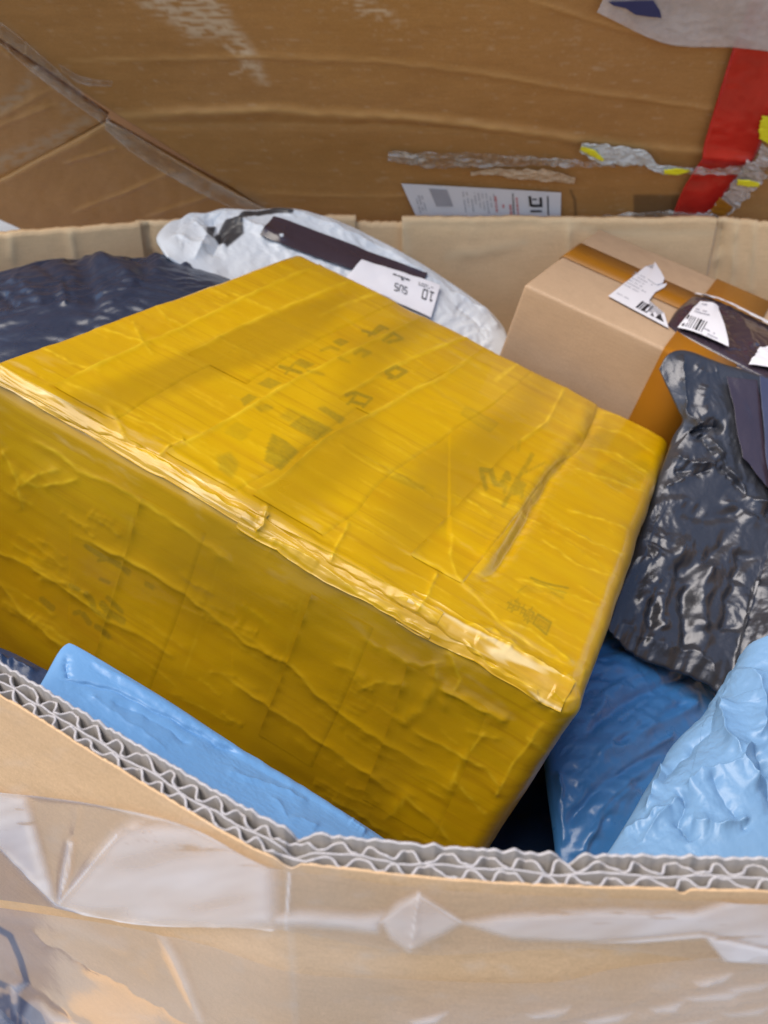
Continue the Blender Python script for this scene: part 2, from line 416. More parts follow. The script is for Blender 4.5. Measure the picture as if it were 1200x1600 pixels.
M['torn_tape'] = clear_film('torn_clear_tape', (.56, .50, .42), base=.06, haze=.55, mask=False, rel=.45)
M['seam_tape'] = clear_film('seam_tape', (.60, .52, .42), base=.03, haze=.38, mask=False, rel=.5)
M['white_film'] = clear_film('white_printed_film', (.70, .63, .60), base=.36, haze=.2, mask=False, rel=.4)
M['ground'] = plain('pale_concrete', (.27, .265, .26), .9, .2, .2, 3, .3)

# ------------------------------------------------------------------ ground
g = 60.0
V, F = [], []
n_ = 40; xs = np.linspace(-g, g, n_); X_, Y_ = np.meshgrid(xs, xs, indexing='ij')
Pg = np.stack([X_, Y_, 0.01 * fbm(X_ * .3, Y_ * .3, 5)], -1)
tag(mesh_obj('ground', Pg.reshape(-1, 3), grid_faces(n_, n_), M['ground'], loc=(0, 0, 0)), kind='structure')

# ------------------------------------------------------------------ the big bin
RIM, TH = .95, .0115
bin_o = empty('cardboard_bin', (0, .55, 0))
tag(bin_o, 'large open cardboard bin with thick corrugated rim holding all the parcels', 'bin')
front_px = [(0, 1086), (75, 1133), (150, 1180), (225, 1226), (300, 1272), (370, 1313), (425, 1339), (480, 1350), (560, 1360), (700, 1374), (850, 1384), (1060, 1390), (1200, 1393)]
fp = at_z([p[0] for p in front_px], [p[1] for p in front_px], RIM)[:, :2]
d0 = fp[0] - fp[2]; d1 = fp[-1] - fp[-3]
path = np.vstack([fp[0] + d0 / np.linalg.norm(d0) * .26, fp[0] + d0 / np.linalg.norm(d0) * .10, fp, fp[-1] + d1 / np.linalg.norm(d1) * .12, fp[-1] + d1 / np.linalg.norm(d1) * .26])
NS = 1500
S2 = curve(path, NS); S2 = smooth_field(S2[:, None, :].repeat(1, 1), 0)[:, 0]
tan = np.gradient(S2, axis=0); tan /= np.linalg.norm(tan, axis=1, keepdims=True)
inn = np.stack([-tan[:, 1], tan[:, 0]], -1)                       # towards the inside of the bin
arc = np.r_[0, np.cumsum(np.linalg.norm(np.diff(S2, axis=0), axis=1))]
k0 = int(np.argmin(np.abs(proj(np.c_[S2, np.full(NS, RIM)])[:, 0] - 452)))   # the folded corner
ac = arc[k0]
def ribbon(c, h, z0, z1):
    """wall strip along the rim: centre offset c(s), half thickness h, from z0(s) down to z1"""
    c = np.broadcast_to(c, (NS,)); P = S2 + inn * c[:, None]
    t = np.gradient(P, axis=0); t /= np.linalg.norm(t, axis=1, keepdims=True); nn = np.stack([-t[:, 1], t[:, 0]], -1)
    a = P - nn * h; b = P + nn * h; z0 = np.broadcast_to(z0, (NS,))
    z1 = np.full(NS, z1)
    V = np.vstack([np.c_[a, z0], np.c_[b, z0], np.c_[b, z1], np.c_[a, z1]])
    i = np.arange(NS - 1); F = []
    for k in range(4):
        j = (k + 1) % 4; F.append(np.stack([i + k * NS, i + j * NS, i + j * NS + 1, i + k * NS + 1], -1)[:, ::-1])
    return V, np.vstack(F)
def cut_edge(o):
    """pale fuzzy cut on top, darker paper on the faces below it"""
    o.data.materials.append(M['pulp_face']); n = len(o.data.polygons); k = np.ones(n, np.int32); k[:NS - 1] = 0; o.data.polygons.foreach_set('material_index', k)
# outer face, with the strip of wall in view finely gridded
nz = 240
zz = np.r_[RIM - np.linspace(0, 1, nz)**1.2 * .45, .14]
zz = np.sort(zz)[::-1]; nzz = len(zz)
su = np.arange(0, NS, 3); Pw = np.zeros((len(su), nzz, 3))
dents = 0.0005 * fbm(arc[su][:, None] * 30, zz[None] * 30, 11)
top_j = .0006 * perlin(arc * 90, arc * 0, 2) + .0007 * perlin(arc * 400, arc * 0, 3)
notch = np.exp(-((arc - ac) / .004)**2) * .004
px_all = proj(np.c_[S2, np.full(NS, RIM)])[:, 0]
tear = np.exp(-((px_all - 1068) / 7)**2) * .003
for j, z in enumerate(zz):
    Pw[:, j, :2] = S2[su] - inn[su] * dents[:, [j]] ; Pw[:, j, 2] = z
Pw[:, 0, 2] = RIM + top_j[su] - notch[su] - tear[su]
Pw[:, :, 2] = np.minimum(Pw[:, :, 2], Pw[:, :1, 2] - np.arange(nzz) * 2e-5)
pxw = proj(Pw)
scuff = np.clip(in_poly(pxw, [(430, 1345), (520, 1352), (640, 1500), (600, 1600), (200, 1600), (300, 1480), (420, 1400)], 60) * .3 + .3 * stroke(pxw, [(450, 1340), (452, 1420), (462, 1600)], 10, 6) + .35 * sstep(.1, .6, fbm(pxw[..., 0] / 60, pxw[..., 1] / 25, 15)), 0, 1)
pxk = pxw - np.array([16, 0])
ink = np.maximum.reduce([stroke(pxk, [(-40, 1440), (0, 1462), (16, 1500), (26, 1535), (8, 1548), (-30, 1530)], 10), stroke(pxk, [(-30, 1575), (4, 1562), (40, 1590), (60, 1640)], 22),
                         in_poly(pxk, [(-40, 1545), (20, 1560), (30, 1600), (55, 1640), (-40, 1640)], 3) * (.55 + .45 * (np.sin(pxk[..., 0] * .5) > 0)), stroke(pxk, [(6, 1580), (10, 1640)], 9)])
ink = np.maximum(ink - stroke(pxk, [(-4, 1478), (4, 1500), (8, 1516)], 11) - stroke(pxk, [(-2, 1545), (6, 1555), (6, 1564)], 10), 0)
Pback = Pw.copy(); Pback[..., :2] += inn[su][:, None] * .0007
Vw, Fw = closed_sheet(Pw, Pback)
wall = mesh_obj('front_wall', Vw, Fw, M['kraft_front'], bin_o, {'scuff': np.r_[scuff.ravel(), scuff.ravel()], 'ink': np.r_[ink.ravel(), ink.ravel()]})
zt = RIM + top_j
crush = np.clip(1 - .75 * np.exp(-((arc - ac) / .012)**2), 0, 1)
def rough_top(s, k=.0007, lo=0): return RIM + k * perlin(arc * 260, arc * 0 + s, s) + .0006 * perlin(arc * 60, arc * 0, s + 4) - lo
px_in = px_all
cut = np.exp(-((px_in - 898) / 12)**2) * .006                        # torn gap in the inner liner
V, F = ribbon(TH * .98, .00055, rough_top(21, .0016) + .0012 - cut - notch * 1.3, .14); cut_edge(mesh_obj('inner_liner', V, F, M['pulp'], wall, smooth=False))
mid = TH * .47 + .0012 * perlin(arc * 60, arc * 0, 9)
V, F = ribbon(mid, .00036, rough_top(23, .0005) - .0006 - notch, .88); cut_edge(mesh_obj('middle_liner', V, F, M['pulp'], wall, smooth=False))
for kf, (lo, hi, lam, sd_) in enumerate(((.0008, mid - .0004, .0118, 31), (mid + .0004, TH * .92, .0126, 37))):
    ph = arc / lam * 2 * np.pi + 2.2 * perlin(arc * 22, arc * 0, sd_) + 1.5 * perlin(arc * 75, arc * 0, sd_ + 1)
    wv = np.tanh(1.5 * np.sin(ph) + .25 * np.sin(2 * ph + 3 * perlin(arc * 30, arc * 0, sd_ + 6))) / np.tanh(1.6)
    amp = (hi - lo) / 2 * np.clip(.88 + .42 * perlin(arc * 40, arc * 0, sd_ + 2), .35, 1) * crush
    V, F = ribbon((hi + lo) / 2 + amp * wv * .95, .00042, rough_top(sd_ + 3, .0018, .0008) - notch * .5, .88)
    cut_edge(mesh_obj('flute', V, F, M['pulp'], wall, smooth=False))

def slab(name, a, b, mat, parent, z0=.14, z1=RIM, th=.012, nu=40, nv=40, fld=(), seed=0, attrs=True, bow=0.0):
    """upright wall panel from a to b (top view, inside face), with folds given in photo pixels"""
    a, b = np.array(a, float), np.array(b, float); u = np.linspace(0, 1, nu); v = np.linspace(0, 1, nv)**.6
    d = b - a; nrm = np.array([-d[1], d[0]]) / np.linalg.norm(d)
    if nrm @ (np.array([0, .6]) - (a + b) / 2) < 0: nrm = -nrm        # towards the inside
    P = np.zeros((nu, nv, 3)); P[..., :2] = (a + u[:, None] * d)[:, None]
    zt_ = z1 + .0018 * perlin(u * 7, u * 0, seed) + .001 * perlin(u * 30, u * 0, seed + 1)
    P[..., 2] = zt_[:, None] + (z0 - zt_[:, None]) * (1 - v[None])
    px = proj(P); h = .0016 * fbm(P[..., 0] * 12, P[..., 2] * 12, seed + 3) + bow * np.sin(np.pi * u)[:, None] * np.ones(nv)
    if len(fld): h = h + folds(px, fld, seed)
    Q = P.copy(); Q[..., :2] += nrm * h[..., None]; B = P.copy(); B[..., :2] -= nrm * th
    sc = np.clip(.25 * sstep(0, .5, fbm(px[..., 0] / 70, px[..., 1] / 40, seed + 8)) + sum(np.exp(-(seg_dist(px.reshape(-1, 2), f[0])[0].reshape(nu, nv) / (f[2] * 1.6))**2) for f in fld), 0, 1) if len(fld) else np.zeros((nu, nv))
    V, F = closed_sheet(Q, B)
    return mesh_obj(name, V, F, mat, parent, {'scuff': np.r_[sc.ravel(), sc.ravel() * 0]})
def rimxy(x, y): return at_z(x, y, RIM)[:2]
bk = [rimxy(0, 366), rimxy(118, 358), rimxy(220, 349), rimxy(232, 345), rimxy(556, 340), rimxy(628, 341), rimxy(890, 335), rimxy(1122, 342), rimxy(1140, 346), rimxy(1200, 348)]
bl = bk[0] + (bk[0] - bk[2]) * .75; br = bk[-1] + (bk[-1] - bk[-3]) * 1.4
pan = lambda a, b, sd_, fld=(), z1=RIM, **k: slab('back_panel', a, b, M['kraft_inside'], bin_o, z1=z1, seed=sd_, fld=fld, nu=k.pop('nu', 90), nv=90, **k)
pan(bl, bk[2], 41, [([(15, 366), (22, 410)], .002, 4), ([(110, 358), (118, 412)], .003, 4)])
pan(bk[2] + [-.008, .003], bk[4] + [0, .006], 43, [([(226, 345), (240, 420)], -.006, 5)])
pan(bk[4] + [-.006, .010], bk[5] + [.006, .008], 45, z1=RIM - .008, nu=40)
pan(bk[5], bk[7], 47, [([(632, 350), (760, 352), (860, 347), (905, 352), (935, 366), (1010, 362), (1120, 366)], -.002, 3), ([(888, 336), (892, 420), (896, 520)], .0035, 4), ([(628, 345), (640, 420)], .003, 5), ([(700, 400), (760, 392), (820, 378)], .0015, 4)], nu=160)
pan(bk[7] + [.001, .002], br, 49, [([(1128, 345), (1120, 440), (1112, 480)], -.006, 5), ([(1150, 346), (1146, 420), (1140, 470)], .003, 4), ([(1180, 350), (1172, 470)], .002, 4)], nu=120)
slab('side_panel', S2[0] + inn[0] * TH, (-.60, .72), M['kraft_inside'], bin_o, seed=51)
slab('side_panel', (-.60, .72), bl, M['kraft_inside'], bin_o, seed=52)
slab('side_panel', br, (.68, .72), M['kraft_inside'], bin_o, seed=53)
slab('side_panel', (.68, .72), S2[-1] + inn[-1] * TH, M['kraft_inside'], bin_o, seed=54)
fl = np.vstack([S2[::60] + inn[::60] * TH, [[.68, .72]], [br], bk[::-1], [bl], [[-.60, .72]]])
poly_sheet('floor_panel', np.c_[fl, np.full(len(fl), .14)], (0, 0, 1), M['kraft_inside'], bin_o, .01)
V = np.array([(x, y, z) for x in (-.55, .62) for y in (.25, 1.0) for z in (0.002, .138)]); F = [(0, 1, 3, 2), (4, 6, 7, 5), (0, 4, 5, 1), (2, 3, 7, 6), (1, 5, 7, 3), (0, 2, 6, 4)]
mesh_obj('base', V, F, M['kraft_front'], bin_o, smooth=False)

# clear tape stuck along the outside of the rim
def wall_film(name, top, bot, mat, loose_sheens, nu=420, nv=70, off=.0014, fld=(), raise_=.0014, seed=0):
    """film laid on the outer wall between two lines given on the photograph"""
    T = curve(top, nu); Bt = curve(bot, nu); v = np.linspace(0, 1, nv)
    px = T[:, None] * (1 - v[None, :, None]) + Bt[:, None] * v[None, :, None]
    r = ray(px[..., 0], px[..., 1])
    # meet the wall: march over the path's distance for each sight line
    XY = S2[::3]; k = np.zeros(px.shape[:2]); hit = np.zeros(px.shape[:2] + (3,))
    ang = np.arctan2(XY[:, 0], XY[:, 1]); a = np.arctan2(r[..., 0], r[..., 1])
    rad = np.interp(a, ang, np.hypot(XY[:, 0], XY[:, 1])); s = rad / np.hypot(r[..., 0], r[..., 1])
    hit = CAM + r * s[..., None]
    nx = np.interp(a, ang, -inn[::3, 0]); ny = np.interp(a, ang, -inn[::3, 1]); nn = np.stack([nx, ny, nx * 0], -1)
    lift = np.zeros(px.shape[:2])  # milky haze: loose tape, with its sky and ground reflections painted in
    for poly, amt, soft in loose_sheens: lift = np.maximum(lift, amt * (stroke(px, poly, soft, 2.) if amt > 1.05 else in_poly(px, poly, soft * 2.6)) / (1.1 if amt > 1.05 else 1))
    loose_sheen0 = lift.copy(); lift *= np.clip(.85 + .5 * fbm(px[..., 0] / 110 + px[..., 1] / 60, px[..., 1] / 45, seed + 60, 2) - .7 * sstep(.25, .5, fbm(px[..., 0] / 90, px[..., 1] / 9, seed + 66, 3)) * sstep(1300, 1265, px[..., 1] - .16 * px[..., 0]), .1, 1.1)
    h = off + raise_ * smooth_field(np.clip(loose_sheen0, 0, 1), 6) + .0001 * (1 + fbm(px[..., 0] / 90, px[..., 1] / 60, seed + 61, 2)) + .3 * folds(px, fld, seed)
    P = hit + nn * np.maximum(h, .0004)[..., None]
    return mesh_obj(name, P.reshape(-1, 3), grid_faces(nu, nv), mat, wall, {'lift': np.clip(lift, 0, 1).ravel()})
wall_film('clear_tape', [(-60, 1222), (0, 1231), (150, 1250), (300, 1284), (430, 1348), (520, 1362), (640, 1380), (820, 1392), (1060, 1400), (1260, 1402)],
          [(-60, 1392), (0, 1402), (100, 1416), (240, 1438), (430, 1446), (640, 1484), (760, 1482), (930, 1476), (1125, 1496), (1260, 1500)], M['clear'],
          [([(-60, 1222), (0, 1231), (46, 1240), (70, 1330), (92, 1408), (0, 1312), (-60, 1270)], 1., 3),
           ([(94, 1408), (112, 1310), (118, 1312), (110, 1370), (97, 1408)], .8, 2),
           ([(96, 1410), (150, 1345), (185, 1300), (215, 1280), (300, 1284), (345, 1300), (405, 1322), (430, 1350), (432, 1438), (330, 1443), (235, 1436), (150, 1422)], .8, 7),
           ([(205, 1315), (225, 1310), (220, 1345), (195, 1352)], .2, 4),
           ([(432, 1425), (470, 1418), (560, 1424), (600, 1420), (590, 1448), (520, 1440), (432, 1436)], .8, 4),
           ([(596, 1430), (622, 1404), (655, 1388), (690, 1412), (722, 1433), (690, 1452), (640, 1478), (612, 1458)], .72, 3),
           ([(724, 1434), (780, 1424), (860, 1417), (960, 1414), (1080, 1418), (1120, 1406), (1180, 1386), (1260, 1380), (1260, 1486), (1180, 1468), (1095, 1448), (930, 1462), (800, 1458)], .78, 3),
           ([(925, 1465), (1000, 1458), (1090, 1448), (1180, 1468), (1260, 1484), (1260, 1500), (1130, 1494), (1100, 1456), (1000, 1464)], 1., 2), ([(94, 1409), (180, 1432), (240, 1438), (300, 1443), (430, 1447)], 1.3, 5), ([(0, 1312), (50, 1362), (93, 1408)], 1.3, 5), ([(97, 1408), (150, 1345), (190, 1298)], 1.2, 4), ([(-60, 1222), (0, 1231), (150, 1250), (300, 1284), (430, 1348)], 1.2, 3), ([(455, 1350), (452, 1400), (450, 1445)], 1.1, 3), ([(118, 1312), (112, 1360), (97, 1406)], 1.1, 3), ([(655, 1388), (648, 1430), (641, 1478)], 1.15, 4), ([(596, 1432), (655, 1390), (722, 1433)], 1.1, 3)],  # thin strokes: bright glints along the tape edges, painted as haze
          fld=[([(94, 1408), (0, 1310), (-50, 1260)], .002, 3), ([(94, 1408), (200, 1290), (260, 1270)], .002, 4), ([(94, 1408), (180, 1432), (300, 1442), (430, 1446)], .0015, 3), ([(655, 1388), (645, 1478)], .002, 4), ([(130, 1250), (120, 1300), (100, 1400)], .0015, 3)])
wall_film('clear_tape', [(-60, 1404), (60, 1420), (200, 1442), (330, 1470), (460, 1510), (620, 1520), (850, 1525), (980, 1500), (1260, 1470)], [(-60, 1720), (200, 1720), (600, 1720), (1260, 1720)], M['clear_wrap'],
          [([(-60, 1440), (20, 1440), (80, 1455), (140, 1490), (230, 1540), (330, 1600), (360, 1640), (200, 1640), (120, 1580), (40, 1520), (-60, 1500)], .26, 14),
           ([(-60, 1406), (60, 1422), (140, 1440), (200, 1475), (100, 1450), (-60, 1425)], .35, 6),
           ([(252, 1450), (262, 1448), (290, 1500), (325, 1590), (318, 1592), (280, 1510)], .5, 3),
           ([(40, 1588), (52, 1560), (66, 1556), (90, 1580), (160, 1600), (60, 1605)], .8, 3), ([(22, 1532), (50, 1530), (36, 1550), (32, 1580), (60, 1604), (28, 1578)], .8, 2),  # small pale glints painted as haze
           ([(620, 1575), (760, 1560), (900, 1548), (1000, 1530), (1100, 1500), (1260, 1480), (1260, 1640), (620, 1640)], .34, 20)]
          + [([(x, y), (x + w * .5, y - 7), (x + w, y - 14), (x + w * .7, y + 3), (x + w * .2, y + 7)], .9, 3) for x, y, w in ((1010, 1562, 60), (1060, 1545, 110), (1120, 1570, 90), (900, 1580, 90), (1000, 1592, 120), (820, 1572, 70), (1080, 1520, 60), (1130, 1532, 80), (860, 1600, 80), (640, 1584, 60))],  # shiny streaks of the wrap painted as haze
          nv=90, off=.0022, raise_=.0016, seed=5,
          fld=[([(40, 1440), (180, 1520), (330, 1605)], .003, 6), ([(0, 1490), (130, 1590), (220, 1660)], .002, 6), ([(840, 1585), (950, 1560), (1100, 1520), (1220, 1480)], .003, 7), ([(900, 1600), (1050, 1568), (1220, 1540)], .003, 6), ([(700, 1590), (800, 1570), (900, 1562)], .002, 5)])

# ------------------------------------------------------------------ yellow parcel
YR = np.array([[0.8639324495527049, 0.38437858619226745, 0.3253825826418751], [-0.3926000078895312, 0.9187091919072815, -0.042879534864666016], [-0.31541394454748356, -0.09070018292100465, 0.9446097186255]])
YS = .68
YT = CAM + (np.array([.15445712717952723, .49726730905244954, .7095721325550953]) - CAM) * YS
LX, LY, LZ, RAD = .5964 * YS, .6099 * YS, .33, .0125
YR[:, 0] /= np.linalg.norm(YR[:, 0]); YR[:, 1] -= YR[:, 0] * (YR[:, 0] @ YR[:, 1]); YR[:, 1] /= np.linalg.norm(YR[:, 1]); YR[:, 2] = np.cross(YR[:, 0], YR[:, 1])
T_LINES = [
    [(83, 607), (146, 576), (221, 542), (292, 511), (417, 449), (500, 413)],
    [(292, 559), (375, 516), (475, 472), (562, 434)],
    [(492, 505), (533, 482), (600, 455)],
    [(258, 709), (329, 676), (383, 647), (467, 599), (550, 557), (646, 505), (671, 486)],
    [(525, 634), (567, 609), (608, 584), (675, 551), (750, 520)],
    [(392, 776), (437, 751), (492, 705), (529, 682), (592, 651), (633, 626), (687, 597), (754, 547)],
    [(767, 604), (821, 560)],
    [(796, 708), (850, 667), (887, 596)],
]
top_f = [(T_LINES[0], .0013, 3), (T_LINES[1], .0011, 3), (T_LINES[2], .0010, 3), (T_LINES[3], .0016, 3.5), (T_LINES[4], .0012, 2.5), (T_LINES[5], .0014, 2.5), (T_LINES[6], .0009, 4), (T_LINES[7], .001, 5)]
seam = [(945, 618), (917, 679), (883, 721), (850, 762), (817, 821), (796, 858), (771, 896), (750, 920)]
seam_f = [(seam, -.0040, 8, 'round'), (seam, .0035, 8, 'step'), ([(x - 20, y - 6) for x, y in seam], .0025, 11, 'round')]
top_f += [([(600, 850), (683, 890), (747, 937), (780, 973), (833, 1010), (900, 1047)], -.0028, 4, 'lip'), ([(560, 720), (610, 745), (650, 770), (680, 790)], .0018, 4, 'lip'),
          ([(160, 640), (240, 668), (330, 720), (400, 770), (470, 810)], .0012, 4, 'lip'), ([(740, 780), (800, 806), (850, 830)], .0012, 4), ([(700, 780), (740, 800), (770, 822)], .0022, 3.5, 'lip'),
          ([(705, 838), (700, 870), (712, 905), (740, 930)], .0016, 5), ([(860, 820), (920, 850), (985, 870)], .0018, 4, 'lip'), ([(880, 800), (940, 815), (990, 832)], .0014, 5), ([(840, 845), (900, 885), (965, 905)], .0013, 5, 'lip'),
          ([(800, 905), (870, 925), (945, 950)], .0018, 5, 'lip'), ([(930, 640), (985, 655), (1035, 690)], .0018, 4), ([(925, 668), (980, 680), (1030, 715)], .0015, 4), ([(910, 700), (965, 712), (1020, 745)], .0015, 4), ([(890, 735), (960, 755), (1012, 772)], .0012, 4),
          ([(780, 970), (830, 985), (900, 1040)], .0025, 6), ([(640, 760), (580, 740), (520, 700)], .0010, 4), ([(280, 420), (320, 445), (360, 470)], .0015, 4), ([(220, 455), (262, 500), (290, 515)], .0016, 5), ([(205, 500), (222, 540), (240, 560)], .0016, 4),
          ([(120, 505), (180, 520), (240, 545)], .0014, 4), ([(60, 540), (110, 570), (160, 585)], .0016, 5), ([(95, 600), (150, 620), (230, 660)], .0013, 5), ([(330, 530), (370, 550), (400, 570)], .0012, 4), ([(355, 455), (400, 478), (440, 500)], .0011, 4)]
r2 = np.random.default_rng(12)
for _ in range(150):                    # many short stretch wrinkles along the winding
    u0, v0 = r2.uniform(0, 1), r2.uniform(.02, .98)
    a, b_, c_, d_ = np.array((-35, 562)), np.array((462, 388)), np.array((1050, 683)), np.array((900, 1108))
    p = (a * (1 - u0) + d_ * u0) * (1 - v0) + (b_ * (1 - u0) + c_ * u0) * v0
    dr = np.array((1, .54)) + r2.normal(0, .05, 2); dr /= np.linalg.norm(dr); ln = r2.uniform(15, 75)
    top_f.append(([p - dr * ln, p + r2.normal(0, 2, 2), p + dr * ln], r2.uniform(.0003, .0009) * r2.choice([1, -1]), r2.uniform(2, 4), r2.choice(['ridge', 'lip'])))
edge_f = [([(-40, 585), (10, 612), (70, 645), (130, 668), (190, 688), (250, 712), (330, 762), (400, 800), (470, 850), (520, 882), (600, 930), (680, 980), (740, 1020), (820, 1068), (880, 1102)], -.0032, 4, 'lip'),
          ([(-40, 560), (30, 590), (90, 625), (180, 660), (250, 695), (330, 745), (420, 800), (500, 852), (580, 900), (650, 945), (720, 985), (800, 1030), (880, 1075)], .0030, 7, 'round'),
          ([(200, 690), (250, 720), (300, 752), (350, 785), (400, 812), (412, 800)], .0045, 4, 'lip'), ([(400, 830), (412, 822), (415, 795), (408, 790)], .0040, 3), ([(420, 840), (470, 862), (500, 880)], .003, 3, 'lip'),
          ([(500, 880), (560, 925), (620, 958), (645, 975), (700, 1000)], .0045, 4, 'lip'), ([(720, 995), (760, 1035), (800, 1058), (840, 1078), (850, 1105)], .0045, 5, 'lip'), ([(720, 980), (770, 985), (830, 1030), (880, 1062)], .0035, 5),
          ([(515, 880), (525, 855), (545, 818)], .0022, 3), ([(650, 962), (668, 930), (684, 892)], .0022, 3), ([(245, 715), (262, 700), (290, 690)], .0022, 3), ([(165, 635), (180, 655), (195, 690)], .002, 3),
          ([(860, 1080), (880, 1095), (910, 1090)], .004, 5), ([(840, 1085), (862, 1112), (895, 1112)], .004, 4), ([(880, 1050), (905, 1070), (918, 1040)], .003, 4), ([(600, 930), (640, 940), (700, 985)], .002, 4), ([(740, 1000), (775, 1000), (800, 1020)], .0025, 4)]
front_f = [([(37, 678), (100, 711), (125, 734), (187, 759), (233, 788), (292, 826), (354, 872), (383, 892)], .0022, 3.5, 'ridge'),
           ([(96, 826), (133, 838), (175, 855), (225, 880), (292, 922), (333, 955), (396, 1001), (465, 1038), (510, 1088), (570, 1134), (625, 1166), (671, 1194), (708, 1217)], .0036, 4, 'ridge'),
           ([(-40, 840), (0, 859), (62, 888), (125, 926), (175, 963), (233, 984)], .0036, 4, 'ridge'), ([(-20, 890), (0, 909), (42, 955), (96, 997), (125, 1020)], .0035, 5, 'ridge'),
           ([(350, 1043), (419, 1093), (465, 1121), (533, 1171), (588, 1208), (625, 1240)], .003, 4, 'ridge'), ([(685, 1070), (749, 1107), (795, 1130)], .0045, 5, 'ridge'), ([(625, 1130), (660, 1105), (685, 1065), (682, 1030)], .0035, 5),
           ([(640, 1135), (700, 1165), (760, 1200), (790, 1240)], .0025, 5, 'ridge'), ([(772, 1249), (800, 1195), (854, 1125)], .0035, 7), ([(600, 1280), (640, 1240), (690, 1290), (710, 1320)], .003, 6), ([(560, 1080), (590, 1060), (640, 1070)], .002, 5),
           ([(500, 1230), (560, 1260), (610, 1300)], .0025, 5, 'ridge'), ([(30, 740), (60, 760), (130, 745)], .002, 6), ([(0, 700), (25, 740), (40, 800)], .0022, 6), ([(20, 770), (60, 740), (100, 730)], .002, 5), ([(60, 900), (110, 905), (150, 930)], .0018, 5),
           ([(700, 1010), (720, 1060), (690, 1110)], .0022, 6), ([(600, 1010), (660, 1040), (700, 1030)], .0018, 5), ([(760, 1140), (720, 1190), (700, 1240)], .002, 6), ([(820, 1150), (860, 1180), (880, 1160)], .0015, 5)]
for _ in range(70):
    p = np.array((r2.uniform(0, 780), 0.)); p[1] = 660 + .55 * p[0] + r2.uniform(0, 330)
    dr = np.array((1, .60)) + r2.normal(0, .12, 2); dr /= np.linalg.norm(dr); ln = r2.uniform(15, 60)
    front_f.append(([p - dr * ln, p + r2.normal(0, 3, 2), p + dr * ln], r2.uniform(.0005, .0014), r2.uniform(2.5, 5), 'ridge'))
for x0, y0, x1, y1 in ((215, 780, 160, 1010), (352, 845, 290, 1060), (480, 915, 415, 1110), (560, 990, 500, 1180), (650, 1050, 590, 1230)):
    front_f.append(([(x0, y0), ((x0 + x1) / 2 + 4, (y0 + y1) / 2), (x1, y1)], .0011, 7, 'step'))

